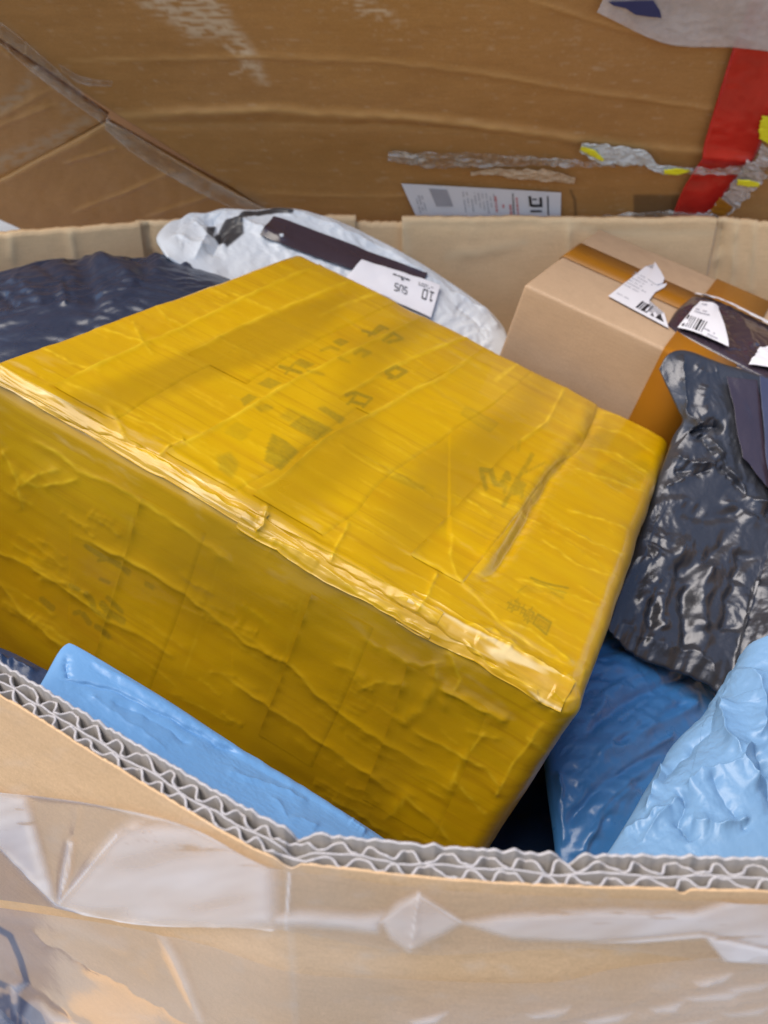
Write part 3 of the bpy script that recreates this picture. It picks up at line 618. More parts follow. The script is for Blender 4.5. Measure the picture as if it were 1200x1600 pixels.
def glyph_marks(px):
    k = np.zeros(px.shape[:-1]); sc = lambda pts, ox, oy, s: [(ox + x / s, oy + y / s) for x, y in pts]
    A = lambda pts: sc(pts, 350, 480, 3.43); Bq = lambda pts: sc(pts, 700, 640, 5.45); Cq = lambda pts: sc(pts, 780, 880, 8); Dq = lambda pts: sc(pts, 60, 830, 6)
    def P(pts, a=1., soft=1.6):
        nonlocal k; k = np.maximum(k, a * in_poly(px, pts, soft))
    def L(pts, w, a=1.):
        nonlocal k; k = np.maximum(k, a * stroke(px, pts, w))
    P(A([(210, 840), (225, 770), (250, 700), (330, 745), (395, 800), (300, 890)]), .85); P(A([(340, 665), (420, 610), (575, 690), (490, 745)]), .8); P(A([(490, 580), (525, 568), (640, 635), (610, 662)]), .8)
    L(A([(640, 515), (690, 497), (775, 530)]), 5); L(A([(670, 545), (740, 565)]), 5); L(A([(650, 560), (700, 500)]), 4); L(A([(730, 575), (770, 535)]), 4)
    L(A([(855, 385), (905, 355), (965, 375), (905, 415), (860, 390)]), 6); L(A([(870, 415), (920, 410)]), 5)
    P(A([(360, 330), (400, 305), (478, 338), (430, 365)]), .8); L(A([(290, 350), (400, 385)]), 6, .9); L(A([(320, 390), (360, 340)]), 4, .8); P(A([(170, 440), (230, 405), (300, 440), (240, 470)]), .7); P(A([(80, 520), (125, 490), (172, 512), (100, 560)]), .75)
    P(A([(570, 215), (610, 195), (662, 215), (612, 245)]), .9); L(A([(735, 150), (800, 165), (850, 130)]), 5); L(A([(770, 175), (830, 120), (870, 135)]), 5); L(A([(845, 205), (900, 165), (950, 190)]), 5); L(A([(870, 215), (940, 195)]), 5)
    L(A([(690, 285), (725, 265), (770, 278), (735, 298)]), 6, .8); L(A([(510, 265), (560, 245), (600, 260)]), 5, .6); P(A([(150, 570), (215, 548), (262, 570), (190, 600)]), .6); P(A([(280, 620), (340, 570), (420, 608), (340, 650)]), .4); L(A([(440, 380), (520, 400)]), 5, .6); L(A([(600, 310), (660, 330)]), 5, .5)
    P(A([(870, 940), (930, 915), (1070, 990), (1040, 1010), (960, 980)]), .4)
    P(A([(-10, 690), (60, 640), (150, 680), (90, 740)]), .35); P(A([(-40, 810), (30, 790), (80, 850), (40, 930), (-30, 880)]), .6, 4)
    L(Bq([(255, 560), (270, 640), (295, 735)]), 7, .85); L(Bq([(260, 565), (330, 580), (370, 690), (420, 700), (470, 605), (490, 650)]), 8, .9); L(Bq([(470, 640), (450, 770)]), 6, .5); L(Bq([(690, 435), (640, 530), (560, 650), (500, 770), (440, 880)]), 7, .75); P(Bq([(560, 640), (635, 700), (600, 800), (510, 790)]), .8); L(Bq([(610, 605), (700, 560), (800, 505)]), 3, .7); L(Bq([(580, 820), (600, 800)]), 4, .6); L(Bq([(580, 330), (570, 400)]), 6, .4)
    q = Bq([(90, 100), (130, 30), (400, 170), (330, 240)]); L(q + q[:1], 3, .5); P(q, .28)
    for a, b_, c_ in ((110, 500, 70), (190, 480, 60), (270, 560, 60), (320, 640, 50), (370, 590, 60)):
        L(Cq([(a, b_), (a + c_, b_ + 40), (a + c_ * .6, b_ + 110)]), 3.2, .9); L(Cq([(a + 10, b_ + 60), (a + c_ + 20, b_ + 90)]), 3, .8); L(Cq([(a + 40, b_ - 30), (a - 10, b_ + 80)]), 2.6, .7)
    q = Cq([(425, 750), (480, 650), (645, 745), (590, 885)]); L(q + q[:1], 4, .95); q = Cq([(470, 755), (500, 705), (600, 760), (570, 820)]); L(q + q[:1], 3, .7); P(Cq([(430, 750), (480, 650), (645, 745), (590, 885)]), .3)
    L(Cq([(385, 205), (520, 260), (680, 300), (850, 330)]), 3.5, .9); L(Cq([(430, 255), (560, 300), (700, 360), (820, 390)]), 3, .7); L(Cq([(640, 380), (790, 450)]), 3, .6); P(Cq([(210, 390), (280, 280), (560, 330), (840, 340), (790, 455), (560, 380)]), .22); L(Cq([(230, 370), (330, 300)]), 3, .6)
    for pts, w in (([(480, 120), (560, 170), (640, 215), (720, 250), (790, 290)], 8), ([(600, 250), (680, 240), (800, 310), (890, 350)], 6), ([(490, 560), (540, 620), (560, 680)], 9), ([(640, 650), (700, 720), (840, 800)], 11), ([(560, 700), (640, 740), (720, 780)], 6), ([(690, 590), (760, 650), (830, 720)], 7), ([(380, 740), (420, 730)], 8), ([(460, 750), (520, 830)], 9), ([(590, 860), (650, 890), (710, 950)], 9), ([(1050, 470), (1110, 500)], 8), ([(620, 420), (700, 450)], 6), ([(340, 480), (420, 520)], 6), ([(60, 620), (160, 700)], 10), ([(850, 340), (880, 370)], 8)): L(Dq(pts), w, .7)
    P([(925, 745), (960, 715), (1012, 722), (1020, 745), (965, 772)], .4, 6); P([(900, 690), (950, 675), (1010, 700), (980, 720)], .3, 6)
    return k * (.75 + .35 * sstep(-.4, .3, fbm(px[..., 0] / 5, px[..., 1] / 3, 91)))

def ybase(q):
    """rounded box: q on the sharp box (local), returns position and outward direction"""
    lo = np.array([-LX + RAD, RAD, -LZ + RAD]); hi = np.array([-RAD, LY - RAD, -RAD])
    c = np.clip(q, lo, hi); d = q - c; n = d / (np.linalg.norm(d, axis=-1, keepdims=True) + 1e-12)
    return c + n * RAD, n
def ysurf(q, off=0.0):
    p, n = ybase(q); w = p @ YR.T + YT; px = proj(w)
    wt = sstep(.35, .8, n[:, 2]); wf = sstep(.35, .8, -n[:, 1]); x, y, z = p[:, 0], p[:, 1], p[:, 2]
    h = .28 * wt * folds(px, top_f, 100) + .27 * wf * folds(px, front_f, 300) + .6 * wt * folds(px, seam_f, 120)
    vis = (n[:, 2] > -.2) & (n[:, 1] < .3)
    h = h + np.where(vis, .38 * folds(px, edge_f, 500) * (1 - .7 * np.exp(-(x / .02)**2)), 0)
    s_ = y - z                                            # unrolled over the front edge
    h = h + .0016 * fbm(x * 9, s_ * 9, 71) + .00012 * perlin(x * 7, s_ * 110, 72) * (.4 + .6 * sstep(-.1, .3, fbm(x * 8, s_ * 8, 73)))
    h = h + wf * .0011 * facets(x * 9, z * 14, 75) * sstep(.0, .06, -z) + wt * .0003 * facets(x * 12, y * 9, 79)
    ed = np.exp(-((np.abs(y) + np.abs(z)) / .03)**2)      # crushed along the near edge
    h = h + ed * (.0005 * facets(x * 18, s_ * 40, 76)) + .0016 * np.exp(-((y - LY)**2 + z * z) / .02**2) * perlin(x * 20, x * 0, 78)
    h = h + .0008 * np.exp(-(((x) / .02)**2)) * perlin(y * 25, z * 25, 77) * (n[:, 0] > -.5)
    bulge = .006 * np.sin(np.pi * np.clip(-x / LX, 0, 1)) * (np.sin(np.pi * np.clip(y / LY, 0, 1)) * wt + wf * np.sin(np.pi * np.clip(-z / LZ, 0, 1)))
    h = h + bulge + off
    ink = np.where(wt + wf > .3, glyph_marks(px), 0)
    bare = .35 * ed * sstep(.15, .6, fbm(x * 30, s_ * 90, 81)) * vis + .08 * np.exp(-(seg_dist(px, seam)[0] / 16)**2) * wt * sstep(-.2, .4, fbm(px[:, 0] / 18, px[:, 1] / 8, 83))  # pale edge scuffs, also painting the edge's highlight
    bare = bare + .5 * wf * sstep(.25, .6, fbm(x * 14, z * 40, 85)) * 0
    fm = np.zeros(len(px))
    for lines, w_, wgt, kk in ((T_LINES, 2.6, wt, .9), ([f[0] for f in top_f[len(T_LINES):-150]], 2.0, wt, .6), ([f[0] for f in top_f[-150:]], 1.8, wt, .22), ([f[0] for f in front_f[:23]], 2.6, wf, .65), ([f[0] for f in front_f[23:]], 2.4, wf, .3), ([f[0] for f in edge_f[2:]], 2.2, np.ones(len(px)), .5)):
        for q_, ln in enumerate(lines):
            ln = np.asarray(ln, float); m_ = np.where(((px > ln.min(0) - 12) & (px < ln.max(0) + 12)).all(1) & (wgt > .05))[0]
            if not len(m_): continue
            wob = np.stack([perlin(px[m_, 0] / 19., px[m_, 1] / 19., 140 + q_), perlin(px[m_, 0] / 19., px[m_, 1] / 19., 150 + q_)], -1) * 2
            d_, a_, _s = seg_dist(px[m_] + wob, ln)
            v_ = kk * wgt[m_] * np.exp(-(d_ / w_)**2) * sstep(0, .1, a_) * sstep(0, .15, 1 - a_) * (.45 + .75 * sstep(-.4, .4, perlin(a_ * 9, a_ * 0, q_)))
            fm[m_] = np.maximum(fm[m_], v_)
    band_shade = sstep(.1, .35, perlin(x * 13, s_ * 2.5 + 3, 87)) * wt + wf * (.35 + .65 * sstep(-.15, .25, fbm(x * 9, s_ * 5, 89, 2)))  # overlap bands on top; front face painted darker for its shade
    return p + n * h[:, None], {'ink': ink, 'bare': np.clip(bare, 0, 1), 'band_shade': np.clip(band_shade, 0, 1), 'fold': np.clip(fm, 0, 1)}
def yspace(a, b, n, fine=RAD):           # extra rows round the edges
    k = 9; return np.r_[np.linspace(a, a + fine, k)[:-1], np.linspace(a + fine, b - fine, n), np.linspace(b - fine, b, k)[1:]]
xs, ys, zs = yspace(-LX, 0, 500), yspace(0, LY, 400), yspace(-LZ, 0, 280)
quads, verts, nv0 = [], [], 0
for A_, B_, f in ((xs, ys, lambda a, b: (a, b, 0 * a)), (xs, zs, lambda a, b: (a, 0 * a, b)), (ys, zs, lambda a, b: (0 * a, a, b)),
                  (xs[::1], zs, lambda a, b: (a, 0 * a + LY, b)), (ys, zs, lambda a, b: (0 * a - LX, a, b)), (xs, ys, lambda a, b: (a, b, 0 * a - LZ))):
    a, b = np.meshgrid(A_, B_, indexing='ij'); v = np.stack(f(a, b), -1).reshape(-1, 3)
    quads.append(grid_faces(len(A_), len(B_), nv0)); verts.append(v); nv0 += len(v)
Q = np.vstack(verts); Fq = np.vstack(quads)
key = np.round(Q * 1e6).astype(np.int64); _, first, inv = np.unique(key, axis=0, return_index=True, return_inverse=True); inv = inv.ravel()
Q = Q[first]; Fq = inv[Fq]
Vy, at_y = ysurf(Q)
cen = Vy[Fq].mean(1) - np.array([-LX / 2, LY / 2, -LZ / 2]); nf = np.cross(Vy[Fq[:, 1]] - Vy[Fq[:, 0]], Vy[Fq[:, 3]] - Vy[Fq[:, 0]])
fl_ = (nf * cen).sum(1) < 0; Fq[fl_] = Fq[fl_][:, ::-1]
parcel = empty('yellow_parcel'); parcel.matrix_basis = Matrix.Translation(YT) @ Matrix(YR.tolist()).to_4x4()
tag(parcel, 'big square parcel wrapped in glossy yellow tape, tilted in the middle of the bin', 'parcel')
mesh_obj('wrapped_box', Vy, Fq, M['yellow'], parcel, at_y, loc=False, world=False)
def top_uv(px):
    r = ray(px[..., 0], px[..., 1]); nz_ = YR[:, 2]; s = ((YT - CAM) @ nz_) / (r @ nz_)
    return (CAM + r * s[..., None] - YT) @ YR
def strip(line, width, n=170, m=26, ext=.0):
    """a length of tape lying over the top face: one edge follows a line seen on the parcel"""
    L_ = curve(line, n); q0 = top_uv(L_); w = np.linspace(0, 1, m)
    wob = .0012 * perlin(np.linspace(0, 9, n), np.zeros(n), int(width * 1e4))
    q = q0[:, None] + np.array([1., 0, 0]) * (w[None, :, None] * (width + wob[:, None, None]))
    q = np.clip(q, [-LX + .004, .004, 0], [-.004, LY - .004, 0]); q[..., 2] = 0
    V, a = ysurf(q.reshape(-1, 3), .0005)
    curl = .0006 * np.exp(-w / .05)[None] * (1 + perlin(np.linspace(0, 14, n), np.zeros(n), 5))[:, None]
    V = V + np.array([0, 0, 1.]) * (curl - .0007 * (w > .97)[None]).reshape(-1, 1)
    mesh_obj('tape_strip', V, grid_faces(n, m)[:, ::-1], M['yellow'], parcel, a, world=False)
strip(T_LINES[0], .046); strip(T_LINES[1], .05); strip(T_LINES[3], .05, 220); strip(T_LINES[4], .03); strip(T_LINES[5], .05, 220)
strip([(640, 870), (720, 790), (796, 708), (850, 667), (887, 596)], .035)

def front_uv(px):
    r = ray(px[..., 0], px[..., 1]); n_ = YR[:, 1]; s = ((YT - CAM) @ n_) / (r @ n_)
    return (CAM + r * s[..., None] - YT) @ YR
def front_strip(line, width, n=120, m=26):
    L_ = curve(line, n); q0 = front_uv(L_); w = np.linspace(0, 1, m)
    q = q0[:, None] + np.array([1., 0, 0]) * (w[None, :, None] * width)
    q = np.clip(q, [-LX + .004, 0, -LZ + .004], [-.004, 0, -.012]); q[..., 1] = 0
    V, a = ysurf(q.reshape(-1, 3), .0003)
    V = V - np.array([0, 1., 0]) * (.0006 * np.exp(-w / .05)[None] * (1 + perlin(np.linspace(0, 14, n), np.zeros(n), 5))[:, None] - .0003 * (w > .97)[None]).reshape(-1, 1)
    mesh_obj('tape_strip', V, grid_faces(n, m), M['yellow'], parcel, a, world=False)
for a_, b_, w_ in (((225, 775), (150, 1040), .045), ((490, 925), (410, 1140), .04), ((640, 1035), (570, 1240), .05)):
    front_strip([a_, ((a_[0] + b_[0]) / 2 + 3, (a_[1] + b_[1]) / 2), b_], w_)
def edge_strip(x0, x1, y_in, z_dn, seed, n=420, off=.0012):
    """tape lapped over the near top edge, its two borders ragged and lifting"""
    X = np.linspace(x0, x1, n); tr = lambda k: np.abs(perlin(X * 16, X * 0, seed + k))**.6 - .4; a = y_in * (1 + .30 * fbm(X * 7, X * 0, seed, 2) + .10 * tr(1) + .05 * perlin(X * 60, X * 0, seed + 8)); b = z_dn * (1 + .45 * fbm(X * 8, X * 0, seed + 2, 2) + .35 * tr(3) + .06 * perlin(X * 70, X * 0, seed + 9))
    t = np.linspace(-1, 1, 46); q = np.zeros((n, 46, 3)); q[..., 0] = X[:, None]
    q[..., 1] = np.where(t < 0, -t, 0)[None] * a[:, None]; q[..., 2] = -np.where(t > 0, t, 0)[None] * b[:, None]
    V, A = ysurf(q.reshape(-1, 3), off); V = V.reshape(n, 46, 3)
    lip = np.exp(-(1 - np.abs(t)) / .07)[None] * .0011 * (1 + 1.3 * perlin(X * 60, X * 0, seed + 5))[:, None].clip(-.3, 3)
    cr = .0007 * facets(X[:, None] * 40, np.broadcast_to(t, (n, 46)) * 2.2, seed + 6) + lip
    V = V + np.array([0, -.62, .78]) * (cr + .0002)[..., None]
    A = dict(A); A['fold'] = np.maximum(A['fold'].reshape(n, 46), .55 * np.exp(-(1 - np.abs(t)) / .04)[None] * np.ones((n, 1))).ravel(); A['bare'] = A['bare'] * .5 + .7 * sstep(.25, .7, facets(X[:, None] * 40, np.broadcast_to(t, (n, 46)) * 2.2, seed + 6)).ravel()  # pale flecks paint highlights on the crumpled strip
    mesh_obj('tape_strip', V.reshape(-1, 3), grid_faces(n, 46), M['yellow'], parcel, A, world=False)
edge_strip(-LX + .003, -LX * .50, .010, .006, 170, off=.0006); edge_strip(-LX * .53, -LX * .22, .009, .010, 180, 260, .0010); edge_strip(-LX * .27, -.010, .016, .010, 190, 320, .0007)

# ------------------------------------------------------------------ soft mailers
class Patch:
    """a film surface spanned between four border lines (photo x, photo y, distance), with folds"""
    def __init__(s, top, bottom, left, right, bulge=.01, fld=(), cr=(), nu=241, nv=241, seed=0, pw=.5, slack=None, fs=1., calm=1., hem=0.):
        s.hem = hem
        s.fld, s.cr, s.seed, s.bulge, s.pw = [(f[0], f[1] * fs) + tuple(f[2:]) for f in fld], cr, seed, bulge, pw
        w = lambda pts, n: curve(at(*np.array(pts, float).T), n)
        s.T, s.B, s.L, s.R = w(top, 200), w(bottom, 200), w(left, 200), w(right, 200); s.nu, s.nv = nu, nv
        u = np.linspace(0, 1, nu); v = np.linspace(0, 1, nv); U, Vv = np.meshgrid(u, v, indexing='ij')
        s.U, s.V = U, Vv; s.P, s.N, s.px = s.eval(U, Vv); s.NB = grid_normals(s.base(U, Vv))
        if slack:                                       # the buckled height over the unfolded film
            fl_, cr_ = s.fld, s.cr; s.fld, s.cr = (), (); P0, N0, _ = s.eval(U, Vv); s.fld, s.cr = fl_, cr_
            h = ((wrinkle(P0, *slack[:2], seed=seed, **(slack[2] if len(slack) > 2 else {})) - P0) * N0).sum(-1)
            k = 2.6 * h.std(); h = smooth_field(k * np.tanh(h / k), 1)
            h = h * (.22 + 1.15 * sstep(-.35, .45, fbm(U * 2.6 + 5, Vv * 2.6, seed + 44, 3)))
            h = h * calm; s.P = s.P + N0 * h[..., None]; s.N = grid_normals(s.P)
    def base(s, U, V):
        ip = lambda C_, t: np.stack([np.interp(t, np.linspace(0, 1, 200), C_[:, k]) for k in range(3)], -1)
        T, B, L, R = ip(s.T, U), ip(s.B, U), ip(s.L, V), ip(s.R, V); U = U[..., None]; V = V[..., None]
        c00, c10, c01, c11 = s.T[0], s.T[-1], s.B[0], s.B[-1]
        P = T * (1 - V) + B * V + L * (1 - U) + R * U - ((1 - U) * (1 - V) * c00 + U * (1 - V) * c10 + (1 - U) * V * c01 + U * V * c11)
        return P
    def eval(s, U, V):
        P = s.base(U, V); n = grid_normals(P); px = proj(P)
        env = (np.clip(np.sin(np.pi * np.clip(U, 0, 1)), 0, 1) * np.clip(np.sin(np.pi * np.clip(V, 0, 1)), 0, 1))
        h = s.bulge * env**s.pw + folds(px, s.fld, s.seed) * np.clip(env * 12, .15, 1)
        if s.hem: h = h + s.hem * np.exp(-(1 - V) / .05) * (facets(U * 15, V * 3, s.seed + 3) + .8 * perlin(U * 27, V * 2, s.seed + 4))
        sz = np.linalg.norm(s.T[-1] - s.T[0]), np.linalg.norm(s.L[-1] - s.L[0])
        a, b = U * sz[0], V * sz[1]
        for kind, amp, fx, fy, *r in s.cr:
            t = r[0] if r else 0.
            x = (a * math.cos(t) + b * math.sin(t)) * fx; y = (-a * math.sin(t) + b * math.cos(t)) * fy
            f = facets(x, y, s.seed + 5) if kind == 'facet' else ridged(x, y, s.seed + 7) if kind == 'ridge' else fbm(x, y, s.seed + 9)
            h = h + amp * f * (np.clip(env * 6, .2, 1) if kind != 'warp' else 1)
        Q = P + n * h[..., None]
        return Q, n, px
    def build(s, name, mat, thick, parent=None, attrs=None, rim=.0012):
        env = (np.sin(np.pi * s.U) * np.sin(np.pi * s.V)).clip(0, 1)
        back = np.where((env > .002)[..., None], smooth_field(s.P, 16), s.P) - s.NB * (rim + (thick + .004) * env**.45)[..., None]
        V, F = closed_sheet(s.P, back)
        A = {k: np.r_[f(s.px).ravel(), np.zeros(s.U.size)] for k, f in (attrs or {}).items()}
        return mesh_obj(name, V, F, mat, parent, A)
    def sheet(s, name, quad, mat, parent, off=.0012, n=60, m=40, attrs=None, flat=0):
        """label or tape lying on the film, its corners given on the photograph"""
        q = np.array(quad, float); a = np.linspace(0, 1, n)[:, None, None]; b = np.linspace(0, 1, m)[None, :, None]
        want = (q[0] * (1 - a) + q[1] * a) * (1 - b) + (q[3] * (1 - a) + q[2] * a) * b; w = want.reshape(-1, 2)
        g = s.px[::5, ::5].reshape(-1, 2); gi = ((w[:, None] - g[None])**2).sum(-1).argmin(1)
        U = s.U[::5, ::5].ravel()[gi].astype(float); V = s.V[::5, ::5].ravel()[gi].astype(float); e = 1e-3
        for _ in range(8):
            p = proj(s.base(U, V)); du = (proj(s.base(U + e, V)) - p) / e; dv = (proj(s.base(U, V + e)) - p) / e; r = w - p
            det = du[:, 0] * dv[:, 1] - du[:, 1] * dv[:, 0]; det = np.where(np.abs(det) < 1e-6, 1e-6, det)
            U = np.clip(U + (r[:, 0] * dv[:, 1] - r[:, 1] * dv[:, 0]) / det, .003, .997); V = np.clip(V + (du[:, 0] * r[:, 1] - du[:, 1] * r[:, 0]) / det, .003, .997)
        # bilinear look-up on the built surface
        def look(G):
            x = U * (s.nu - 1); y = V * (s.nv - 1); i = np.clip(x.astype(int), 0, s.nu - 2); j = np.clip(y.astype(int), 0, s.nv - 2); fx = (x - i)[:, None]; fy = (y - j)[:, None]
            return G[i, j] * (1 - fx) * (1 - fy) + G[i + 1, j] * fx * (1 - fy) + G[i, j + 1] * (1 - fx) * fy + G[i + 1, j + 1] * fx * fy
        P = look(s.P); nr = look(s.N); nr /= np.linalg.norm(nr, axis=1, keepdims=True)
        Pf = smooth_field((P + nr * off).reshape(n, m, 3), flat); Pb = Pf - nr.reshape(n, m, 3) * .0004
        s.quad, s.face, s.fn = q, Pf, nr.mean(0)
        Vv, F = closed_sheet(Pf, Pb)
        A = {k: np.r_[f(want).ravel(), f(want).ravel()] for k, f in (attrs or {}).items()}
        return mesh_obj(name, Vv, F, mat, parent, A)

def on_sheet(s, px):
    """the point of the last label laid on film s that shows at px"""
    px = np.atleast_2d(np.asarray(px, float)); q = s.quad; a = np.full(len(px), .5); b = a.copy()
    for _ in range(12):
        f = lambda a, b: (q[0] * (1 - a)[:, None] + q[1] * a[:, None]) * (1 - b)[:, None] + (q[3] * (1 - a)[:, None] + q[2] * a[:, None]) * b[:, None]
        p = f(a, b); e = 1e-4; da = (f(a + e, b) - p) / e; db = (f(a, b + e) - p) / e; r = px - p; det = da[:, 0] * db[:, 1] - da[:, 1] * db[:, 0]
        a = a + (r[:, 0] * db[:, 1] - r[:, 1] * db[:, 0]) / det; b = b + (da[:, 0] * r[:, 1] - da[:, 1] * r[:, 0]) / det
    n, m = s.face.shape[:2]; x = np.clip(a, 0, 1) * (n - 1); y = np.clip(b, 0, 1) * (m - 1); i = np.clip(x.astype(int), 0, n - 2); j = np.clip(y.astype(int), 0, m - 2); fx = (x - i)[:, None]; fy = (y - j)[:, None]; G = s.face
    return G[i, j] * (1 - fx) * (1 - fy) + G[i + 1, j] * fx * (1 - fy) + G[i, j + 1] * (1 - fx) * fy + G[i + 1, j + 1] * fx * fy
def ink_quads(name, quads, put, nrm, mat, parent, off=.0006):
    """flat print: several inked bars as one thin mesh"""
    V, F = [], []
    for q in quads:
        i = len(V); V += [p + np.asarray(nrm) * off for p in put(q)]; F.append((i, i + 1, i + 2, i + 3))
    o = mesh_obj(name, V, F, mat, parent, smooth=False)
    if 'text' in name or name == 'barcode': o['kind'] = 'stuff'
    return o
def text_rows(o, ux, uy, rows, length, pitch, h, seed, fill=.75):
    """rows of small dashes standing for lines of fine print too small to read"""
    rr = np.random.default_rng(seed); o, ux, uy = np.array(o, float), np.array(ux, float), np.array(uy, float); out = []
    for k in range(rows):
        t = 0; end = length * rr.uniform(.55, 1)
        while t < end:
            w = rr.uniform(1, 5) * h * .7
            if rr.random() < fill: a = o + uy * pitch * k + ux * t; out.append([a, a + ux * w, a + ux * w + uy * h, a + uy * h])
            t += w + h * .5
    return out

# pale grey mailer behind the yellow parcel
pw = Patch([(254, 354, .93), (268, 345, .935), (284, 342, .942), (298, 333, .95), (322, 333, .955), (350, 327, .965), (395, 330, .968), (440, 327, .97), (500, 338, .97), (560, 360, .965), (640, 403, .95), (700, 440, .935), (760, 480, .915)],
           [(262, 400, .86), (330, 440, .86), (470, 480, .87), (640, 540, .87), (800, 580, .85)],
           [(254, 354, .93), (244, 370, .90), (250, 384, .88), (262, 400, .86)], [(760, 480, .915), (786, 510, .90), (796, 540, .87), (800, 580, .85)], bulge=.018,
           fld=[([(330, 335), (345, 375), (330, 410)], -.006, 7), ([(300, 340), (320, 380), (300, 415)], .005, 6), ([(262, 372), (310, 395), (360, 392)], .004, 6), ([(350, 345), (420, 380), (450, 392)], .005, 7), ([(290, 350), (350, 350), (380, 345)], -.004, 6), ([(420, 330), (500, 352), (600, 400), (700, 462)], .004, 8), ([(700, 470), (750, 490), (780, 520)], .003, 5), ([(710, 490), (740, 510), (765, 525)], -.003, 5)],
           cr=[('facet', .007, 9, 14, .3), ('facet', .0015, 30, 30), ('warp', .004, 8, 8)], nu=321, nv=161, slack=(.02, .02, dict(attract=.022, iters=(160, 80, 40), stiff=.5, n0=.0015)), fs=1.1, seed=610)
wm = pw.build('white_mailer', M['white'], .03, attrs={'ink': lambda p: np.maximum.reduce([in_poly(p, [(332, 380), (352, 348), (378, 354), (380, 378), (354, 396)], 2), in_poly(p, [(322, 358), (338, 352), (332, 382), (322, 378)], 2), stroke(p, [(372, 354), (392, 343), (410, 341), (428, 336), (452, 340)], 13)])})
tag(wm, 'pale grey plastic mailer with torn black patches and upside down label, behind the yellow parcel', 'mailer')
pw.sheet('dark_label', [(425, 350), (668, 442), (650, 480), (402, 385)], M['purple_label'], wm, .003, flat=10)
lab = pw.sheet('address_label', [(556, 424), (684, 466), (674, 512), (528, 452)], M['paper'], wm, .0052, flat=25)
put = lambda q: on_sheet(pw, q)
SEG = {'S': [(4, 0, 0, 0), (0, 0, 0, 3), (0, 3, 4, 3), (4, 3, 4, 6), (4, 6, 0, 6)], 'U': [(0, 0, 0, 6), (0, 6, 4, 6), (4, 6, 4, 0)], '1': [(2, 0, 2, 6), (0, 6, 4, 6), (0, 1, 2, 0)], '0': [(0, 0, 4, 0), (4, 0, 4, 6), (4, 6, 0, 6), (0, 6, 0, 0)]}
def letters(txt, org, ux, uy, size):
    ux, uy, org = np.array(ux), np.array(uy), np.array(org, float)
    for k, ch in enumerate(txt):
        qs = []
        for x0, y0, x1, y1 in SEG[ch]:
            a = org + (ux * (x0 + k * 6) + uy * y0) * size; b = org + (ux * (x1 + k * 6) + uy * y1) * size
            e = (b - a) / (np.linalg.norm(b - a) + 1e-9); t = np.array((-e[1], e[0])) * size * .45; qs.append([a - t, b - t, b + t, a + t])
        ink_quads('printed_letter', qs, put, pw.fn, M['ink'], lab)
letters('10', (669, 491), (-.93, -.33), (.12, -.99), 1.75)          # printed the other way up
letters('SUS', (628, 479), (-.93, -.33), (.12, -.99), 1.3)
ink_quads('printed_text', text_rows((606, 450), (.93, .36), (-.1, 1), 2, 26, 3, 2.2, 5) + text_rows((646, 464), (.93, .36), (-.1, 1), 2, 26, 3, 1.1, 6) + [[(580, 419), (589, 422), (588, 426), (579, 423)], [(642, 444), (650, 447), (648, 451), (641, 449)]], put, pw.fn, M['ink'], lab)

# dark slate mailer at the far left
pd = Patch([(-110, 446, .84), (0, 424, .87), (60, 411, .885), (130, 407, .90), (200, 404, .905), (260, 409, .90), (320, 428, .89), (400, 460, .87)], [(-110, 640, .60), (60, 620, .62), (220, 560, .68), (400, 520, .74)],
           [(-110, 446, .84), (-115, 540, .70), (-110, 640, .60)], [(400, 460, .87), (402, 490, .80), (400, 520, .74)], bulge=.02,
           fld=[([(108, 408), (130, 435), (148, 480), (152, 530)], -.006, 16, 'round'), ([(118, 408), (160, 428), (198, 452), (220, 482)], .007, 13, 'round'), ([(200, 400), (226, 428), (232, 465)], -.006, 14, 'round'), ([(240, 405), (252, 430), (240, 455)], .005, 12, 'round'), ([(60, 425), (85, 450), (115, 470)], -.003, 8, 'round'), ([(20, 450), (60, 480), (75, 510)], .003, 9, 'round'), ([(100, 470), (108, 510)], .003, 7, 'round'), ([(5, 480), (35, 510)], -.003, 8, 'round'), ([(262, 415), (300, 436)], .004, 9, 'round')],
           cr=[('warp', .008, 5, 7)], nu=241, nv=201, slack=(.01, .03, dict(attract=.022, iters=(160, 80, 30), stiff=.7, n0=.0015)), seed=620)
tag(pd.build('dark_mailer', M['slate'], .05), 'dark slate plastic mailer at the far left, half under the yellow parcel', 'mailer')

